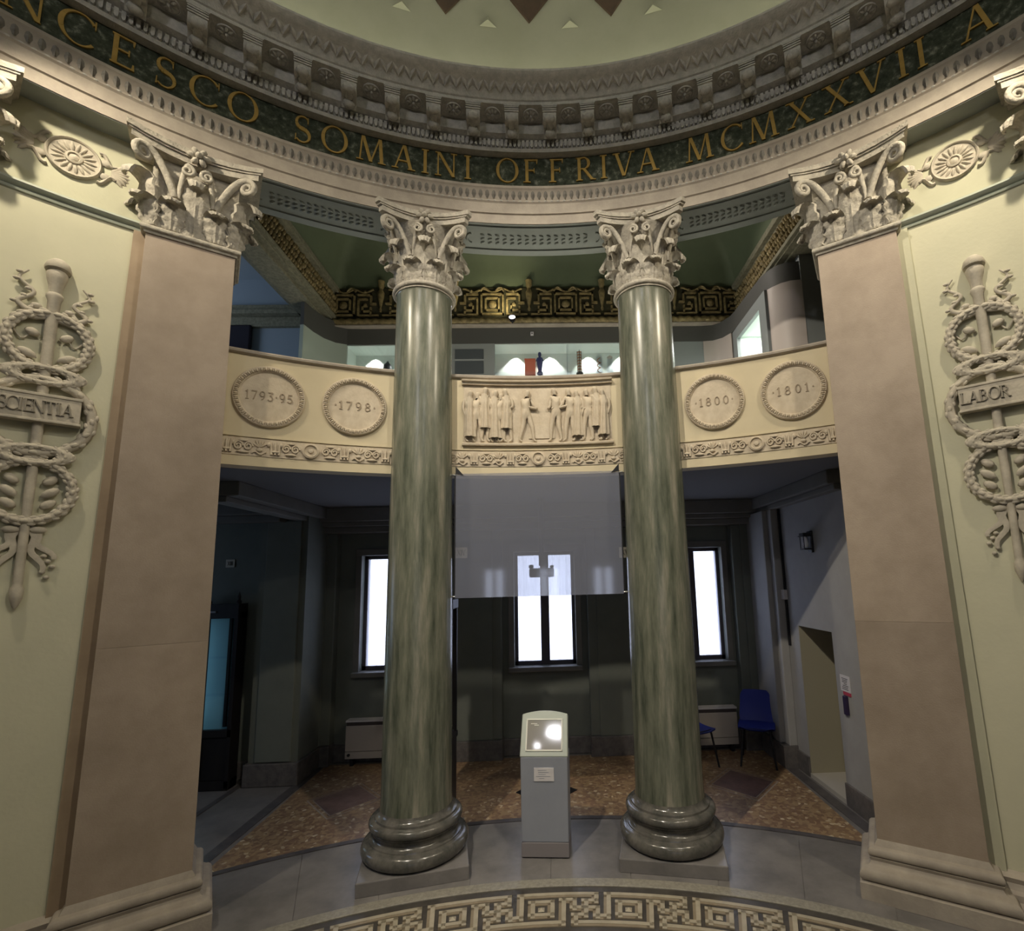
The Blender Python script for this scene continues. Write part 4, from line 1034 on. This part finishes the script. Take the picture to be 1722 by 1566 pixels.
# ------------------------------------------------------------------ upper gallery
GB = 7.0
b = MB(); b.box(-7, 7, 7.42, 7.62, 3.35, 8.0)
gw = struct(b.build('wall_gallery_rear', M_panel), 'rear wall of the upper gallery behind the lit showcases')
# green coved vault
def vault(u, v):
    x = -2.87+5.74*u; y = 4.95+(GB-4.95)*v
    d = min(2.87-abs(x), GB-y); t = max(0, min(d/.95, 1)); return (x, y, 6.47+.78*sqrt(max(0, 1-(1-t)**2)))
b = MB(); b.grid(vault, 72, 40); vt = struct(b.build('ceiling.002', M_green, smooth=60), 'dark green coved ceiling of the upper gallery')
b = MB(); b.box(-3.3, 3.3, 5.0, 7.6, 7.3, 7.4); b.build('roof', M_panel, vt)
b = MB()
for i in range(40):
    a0, a1 = -80+4*i, -76+4*i
    b.add([pol(a0, 4.8, 7.55), pol(a1, 4.8, 7.55), pol(a1, 12, 7.55), pol(a0, 12, 7.55)], [(0,1,2,3)])
b.build('roof', M_panel, vt)
MB().arcbox(5.24, 5.26, -60, 60, 6.5, 7.6, 40).build('upstand', M_stone, vt)
# key frieze of the gallery
fr = thing('meander_frieze', 'antique gold key pattern frieze under the green gallery ceiling', 'frieze', (0, GB, 0))
MB().box(-2.87, 2.87, -.02, .06, 5.99, 6.47).build('frieze_ground', M_bronzed, fr)
b = MB()
def fb(x0, x1, z0, z1, d=.035): b.box(x0, x1, -.02-d, -.01, z0, z1)
def frame(cx, cz, r, w): fb(cx-r, cx+r, cz-r, cz-r+w); fb(cx-r, cx+r, cz+r-w, cz+r); fb(cx-r, cx-r+w, cz-r, cz+r); fb(cx+r-w, cx+r, cz-r, cz+r)
UC = [-2.76, -1.71, -.66, .39, 1.44, 2.49]
for c in UC:
    u = MB(); b = u; cz = 6.205
    frame(0, cz, .165, .024); frame(0, cz, .105, .022)
    for s in (-1, 1):
        def sb(x0, x1, z0, z1): fb(*sorted((s*x0, s*x1)), z0, z1)
        sb(.20,.40,6.345,6.37); sb(.375,.40,6.23,6.37); sb(.375,.46,6.21,6.235); sb(.20,.225,6.04,6.30)
        sb(.20,.34,6.285,6.305); sb(.26,.335,6.18,6.20); sb(.26,.282,6.10,6.20); sb(.26,.40,6.10,6.122); sb(.375,.40,6.04,6.17); sb(.225,.50,6.035,6.055)
    if abs(c) > 2.5: pass
    u.v = [(min(max(x, -2.86-c), 2.86-c), y, z) for x, y, z in u.v]
    u.build('key_pattern', M_bronze, fr, loc=(c,0,0))
    u = MB().ell((0,-.03,cz), (.06,.03,.06), 10, 6)
    for k in range(6): u.tube([(-.42+.84*j/20, -.04, 6.415+.028*sin(j*.95+1.2)) for j in range(21)], .013, 5) if k == 0 else None
    for s in (-1, 1):
        u.tube([(s*(.05+.12*q), -.04, 6.41+.05*sin(q*pi)) for q in [j/8 for j in range(9)]], .016, 6); u.ell((s*.30,-.04,6.40), (.028,.02,.028), 8, 5); u.ell((s*.305,-.04,6.205), (.028,.02,.028), 8, 5)
    u.v = [(min(max(x, -2.86-c), 2.86-c), y, z) for x, y, z in u.v]
    u.build('boss', M_bronze, fr, smooth=60, loc=(c,0,0))
for c in [-2.235, -1.185, -.135, .915, 1.965]:
    MB().lathe([(0,6.10),(.015,6.10),(.02,6.13),(.012,6.16),(.025,6.22),(.04,6.30),(.05,6.38),(.03,6.42),(.028,6.45),(.045,6.49),(.04,6.53),(.05,6.56),(.0,6.575)], 12, (0,-.045,0)).build('torch_finial', M_bronze, fr, smooth=50, loc=(c,0,0))
b = MB()
b.grid(lambda u, v: (-2.87+5.62*u, -.045-(.055+.006*sin(u*5.62*55+v*12))*cos(2*pi*v), 5.935+(.055+.006*sin(u*5.62*55+v*12))*sin(2*pi*v)), 420, 12, False, True)
b.build('rope_moulding', M_bronze, fr, smooth=60)
MB().box(-2.87, 2.75, -.09, .0, 5.866, 5.882).build('fillet', M_stone, fr)
# side beams
for s in (-1, 1):
    tb = thing('ceiling_beam', 'carved ceiling beam on the %s of the gallery, beside the %s' % (('left','blue lit corner') if s < 0 else ('right','pink panelled showcase')), 'beam', (s*2.87, 0, 0), 0, 'carved gallery beams')
    def bx(x0, x1, z0, z1, nm='moulding', m=M_beam): return MB().box(*sorted((s*x0, s*x1)), 5.02, 7.42, z0, z1).build(nm, m, tb, bevel=.006)
    bx(.02, .40, 5.98, 6.60, 'beam_core')
    bx(.10, .36, 5.95, 5.99); bx(-.02, .05, 6.0, 6.05); bx(-.04, .05, 6.40, 6.48); bx(.34, .46, 6.02, 6.08); bx(.36, .52, 6.08, 6.16)
    b = MB(); rr = random.Random(8)
    for k in range(44):
        for z in (6.11, 6.20, 6.30):
            y = 5.06+k*.053+rr.uniform(-.008,.008); b.ell((0, y, z+rr.uniform(-.012,.012)), (.032,.022,.04), 6, 4)
    b.v = [(s*x if False else x, y, z) for x, y, z in b.v]
    stuff(b.build('leaf_carving', M_bronze, tb, smooth=60))
# corner rooms upstairs
b = MB(); b.box(-7, -3.2, 6.98, 7.45, 3.4, 7.6); blw = struct(b.build('wall_gallery_left', M_bluew), 'blue lit wall of the upper left corner room')
MB().box(-7, -3.36, 4.6, 7.0, 6.62, 6.7).build('corner_ceiling', M_bluew, blw)
b = MB(); b.box(-7, -3.2, 6.82, 7.0, 6.02, 6.08); b.box(-7, -3.2, 6.88, 7.0, 6.08, 6.18); b.box(-7, -3.2, 6.92, 7.0, 5.88, 6.02)
struct(b.build('trim_2', M_beam, bevel=.008), 'carved cornice in the upper left corner room')
o = MB().box(-4.62, -3.985, 6.90, 6.96, 5.20, 5.90).build('wall_monitor', mat('monitor_black', (.012,.008,.014), rough=.25), bevel=.02); tag(o, 'black flat monitor on the blue wall of the upper gallery', 'monitor')
MB().box(-4.4, -4.2, 6.96, 6.985, 5.4, 5.7).build('wall_mount', M_blackmetal, o)
MB().box(3.36, 7, 4.6, 7.45, 6.62, 6.7).build('corner_ceiling', M_panel, gw)
# showcases: a grey canopy with a rounded corner that turns along the right side
case = thing('showcase', 'grey gallery showcase with rounded canopy and brightly lit glass compartments', 'showcase', (0, 0, 0))
CP = [(-3.02,6.42),(-2.99,6.62),(-2.93,6.80),(-2.83,6.93),(-2.70,6.99),(-2.5,7.0),(2.35,7.0),(2.50,6.98),(2.61,6.90),(2.68,6.76),(2.70,6.6),(2.71,6.2),(2.73,5.85),(2.77,5.70),(2.84,5.60),(2.93,5.55),(3.05,5.53)]
def wallstrip(path, z0, z1, th):
    b = MB(); n = len(path); v = []
    for i, (x, y) in enumerate(path):
        p, q = path[max(i-1, 0)], path[min(i+1, n-1)]; dx, dy = q[0]-p[0], q[1]-p[1]; L = sqrt(dx*dx+dy*dy)
        nx, ny = -dy/L*th, dx/L*th
        v += [(x, y, z0), (x, y, z1), (x+nx, y+ny, z1), (x+nx, y+ny, z0)]
    f = []
    for i in range(n-1):
        for j in range(4): f.append((i*4+j, i*4+(j+1) % 4, i*4+4+(j+1) % 4, i*4+4+j))
    f += [(0,1,2,3), tuple((n-1)*4+j for j in (3,2,1,0))]
    return b.add(v, f)
wallstrip(CP[4:], 5.63, 5.865, .05).build('canopy', M_fascia, case, smooth=40)
wallstrip(CP[:5], 5.63, 5.94, .05).build('canopy_end', M_fascia, case, smooth=40)
MB().slab(CP[4:]+[(3.3,5.53),(3.3,7.4),(-2.7,7.4)], 5.865, 5.875).build('canopy_top', M_fascia, case)
wallstrip(CP[:5], 3.46, 5.63, .05).build('end_panel', mat('pale_green_panel', (.42,.48,.42), rough=.6), case, smooth=40)
b = MB(); b.box(-2.72, 2.45, 7.33, 7.36, 4.6, 5.86); b.box(-2.72, 2.45, 7.0, 7.34, 4.55, 4.60); b.box(-2.73,-2.70,7.02,7.34,4.6,5.63); b.build('lining', M_white, case)
MB().box(-2.70, 2.45, 7.02, 7.34, 5.62, 5.63).build('compartment_top', M_white, case)
for x0, x1 in ((-1.72,-.635), (1.62,2.36)):
    MB().box(x0, x1, 7.0, 7.05, 3.46, 5.63).build('panel', M_panel, case, bevel=.003)
for z0, z1 in ((5.40,5.535), (5.18,5.36)):
    MB().box(-1.19,-.79,6.985,7.0,z0,z1).build('dark_plate', M_shade, case)
    MB().box(-1.55,-1.235,6.985,7.0,z0,z1).build('dark_plate', M_shade, case)
MB().box(.40,.41,7.0,7.33,4.6,5.62).build('divider', M_glass, case)
for x0, x1 in ((-2.70,-1.72), (-.635,.40), (.41,1.62)): MB().box(x0, x1, 7.0, 7.006, 4.6, 5.625).build('glass', M_glass, case)
MB().box(-2.70, 2.30, 7.02, 7.32, 5.20, 5.212).build('shelf', M_glass, case)
# right return
wallstrip([(2.36,7.0),(2.50,6.98),(2.61,6.90),(2.68,6.76)], 3.46, 5.63, .04).build('pink_panel', M_pink, case, smooth=40)
MB().box(2.72, 2.76, 6.05, 6.74, 3.46, 5.63).build('panel', M_panel, case) if False else None
MB().box(2.70, 2.75, 5.72, 5.90, 3.46, 5.63).build('panel', M_panel, case); MB().box(2.70, 2.75, 6.62, 6.76, 3.46, 5.63).build('panel', M_panel, case); MB().box(2.70, 2.75, 5.90, 6.62, 5.48, 5.63).build('panel', M_panel, case)
MB().box(2.72, 2.725, 5.90, 6.62, 4.6, 5.48).build('glass', M_glass, case)
b = MB(); b.box(3.12, 3.15, 5.80, 6.70, 4.6, 5.63); b.box(2.75, 3.15, 6.62, 6.64, 4.6, 5.63); b.box(2.75, 3.15, 5.88, 5.90, 4.6, 5.63); b.box(2.75,3.15,5.88,6.64,4.58,4.6); b.box(2.75,3.15,5.88,6.64,5.5,5.51); b.build('side_lining', M_white, case)
light('case_lamp', 'AREA', (2.93, 6.26, 5.48), 10, (1.0,.98,.9), aim=(2.93, 6.26, 4.0), shape='RECTANGLE', size=.25, size_y=.6)
wallstrip([(2.72,5.80),(2.735,5.72),(2.77,5.66),(2.84,5.58),(2.93,5.53),(3.05,5.51)], 3.46, 5.63, .04).build('pink_panel', M_pink, case, smooth=60)
MB().box(3.05, 3.30, 5.30, 5.50, 3.46, 6.6).build('grey_pier', M_panel, case) if False else None
MB().box(3.05, 6.9, 5.52, 5.60, 3.46, 6.65).build('wall_gallery_right', M_panel, gw)
# exhibits
def exhibit(name, label, cat, parts, loc, group=None):
    t = thing(name, label, cat, loc, 0, group)
    for nm, b, m in parts: b.build(nm, m, t, smooth=50)
SZ = 5.212
exhibit('voltaic_pile', 'tall stack of copper and pale discs between rods in the lit showcase', 'instrument', [
    ('base', MB().lathe([(.05,0),(.05,.02),(0,.02)], 14), M_wood),
    ('discs', sum_ if False else (lambda b: ([b.lathe([(0,.02+.022*k),(.030,.02+.022*k),(.030,.034+.022*k),(0,.034+.022*k)], 14) for k in range(0, 15, 2)], b)[1])(MB()), M_copper),
    ('pale_discs', (lambda b: ([b.lathe([(0,.02+.022*k),(.028,.02+.022*k),(.028,.036+.022*k),(0,.036+.022*k)], 14) for k in range(1, 15, 2)], b)[1])(MB()), M_plaq),
    ('rods', (lambda b: ([b.tube([(.036*cos(q), .036*sin(q), .02), (.036*cos(q), .036*sin(q), .36)], .004, 6) for q in (.5, 2.6, 4.7)], b)[1])(MB()), M_blackmetal)], (.575, 7.14, SZ))
exhibit('lidded_box', 'small orange red box beside a navy figurine in the showcase', 'box', [('body', MB().box(-.075,.075,-.05,.05,0,.22), M_orange), ('lid', MB().box(-.08,.08,-.055,.055,.22,.235), M_orange)], (-.14, 7.16, SZ))
exhibit('figurine', 'navy glazed figurine next to the orange red box', 'figurine', [('body', MB().lathe([(.04,0),(.045,.02),(.025,.05),(.035,.12),(.045,.18),(.025,.25),(.018,.27),(.026,.30),(.022,.33),(0,.345)], 14), M_navy), ('arms', MB().tube([(-.05,0,.20),(-.03,-.02,.24),(.03,-.02,.24),(.05,0,.20)], .012, 6), M_navy)], (.0, 7.13, SZ))
exhibit('glass_jar', 'taller glass jar with a rusty coil in the showcase', 'jar', [('body', MB().lathe([(.0,.0),(.05,.0),(.052,.24),(.040,.27),(.040,.29),(.036,.29),(.046,.24),(.046,.01),(0,.01)], 16), M_glass), ('coil', MB().tube([(.025*cos(j*.9), .025*sin(j*.9), .02+.011*j) for j in range(21)], .006, 5), M_copper)], (.86, 7.14, SZ), 'glass jars in the showcase')
exhibit('glass_jar', 'squat clear glass jar at the end of the showcase by the column', 'jar', [('body', MB().lathe([(.0,.0),(.045,.0),(.047,.20),(.036,.225),(.036,.25),(.032,.25),(.042,.20),(.042,.01),(0,.01)], 16), M_glass), ('lid', MB().lathe([(0,.25),(.04,.25),(.04,.262),(.012,.27),(.012,.285),(0,.29)], 14), M_plaq)], (1.02, 7.15, SZ), 'glass jars in the showcase')
exhibit('bell_apparatus', 'low dark apparatus with a dome in the left showcase', 'instrument', [('base', MB().box(-.09,.09,-.05,.05,0,.03), M_wood), ('dome', MB().lathe([(.06,.03),(.062,.12),(.05,.18),(.02,.21),(.012,.235),(0,.24)], 16), M_shade)], (-2.18, 7.15, SZ))
# spotlight before the rope moulding, shining up into the vault
t = thing('gallery_spotlight', 'small bright spotlight clamped on the gallery canopy below the key frieze', 'lamp', (-.372, 6.86, 5.955))
b = MB().lathe([(.0,-.07),(.035,-.07),(.042,-.05),(.048,.0),(.044,.0),(.038,-.04),(0,-.045)], 18).xf(Matrix.Rotation(radians(64), 4, 'X')); b.build('housing', M_blackmetal, t, smooth=50)
MB().lathe([(0,-.012),(.04,-.012),(.04,-.008),(0,-.008)], 18).xf(Matrix.Rotation(radians(64), 4, 'X')).build('lens', E_lamp, t)
MB().tube([(0,.03,-.02),(0,.06,-.07),(0,.10,-.078)], .008, 8).build('bracket', M_blackmetal, t)
light('gallery_up_lamp', 'SPOT', (-.40, 6.72, 5.98), 14, (1.0,.88,.55), aim=(-.75, 6.95, 6.7), spot_size=radians(130), spot_blend=.8, shadow_soft_size=.03)
t = thing('smoke_detector', 'tiny white sensor on the grey canopy front', 'sensor', (-.10, 6.997, 5.765))
MB().box(-.022,.022,-.02,0,-.028,.028).build('housing', M_paper, t, bevel=.006); MB().ell((0,-.022,0), (.010,.006,.010), 8, 5).build('lens', M_shade, t)
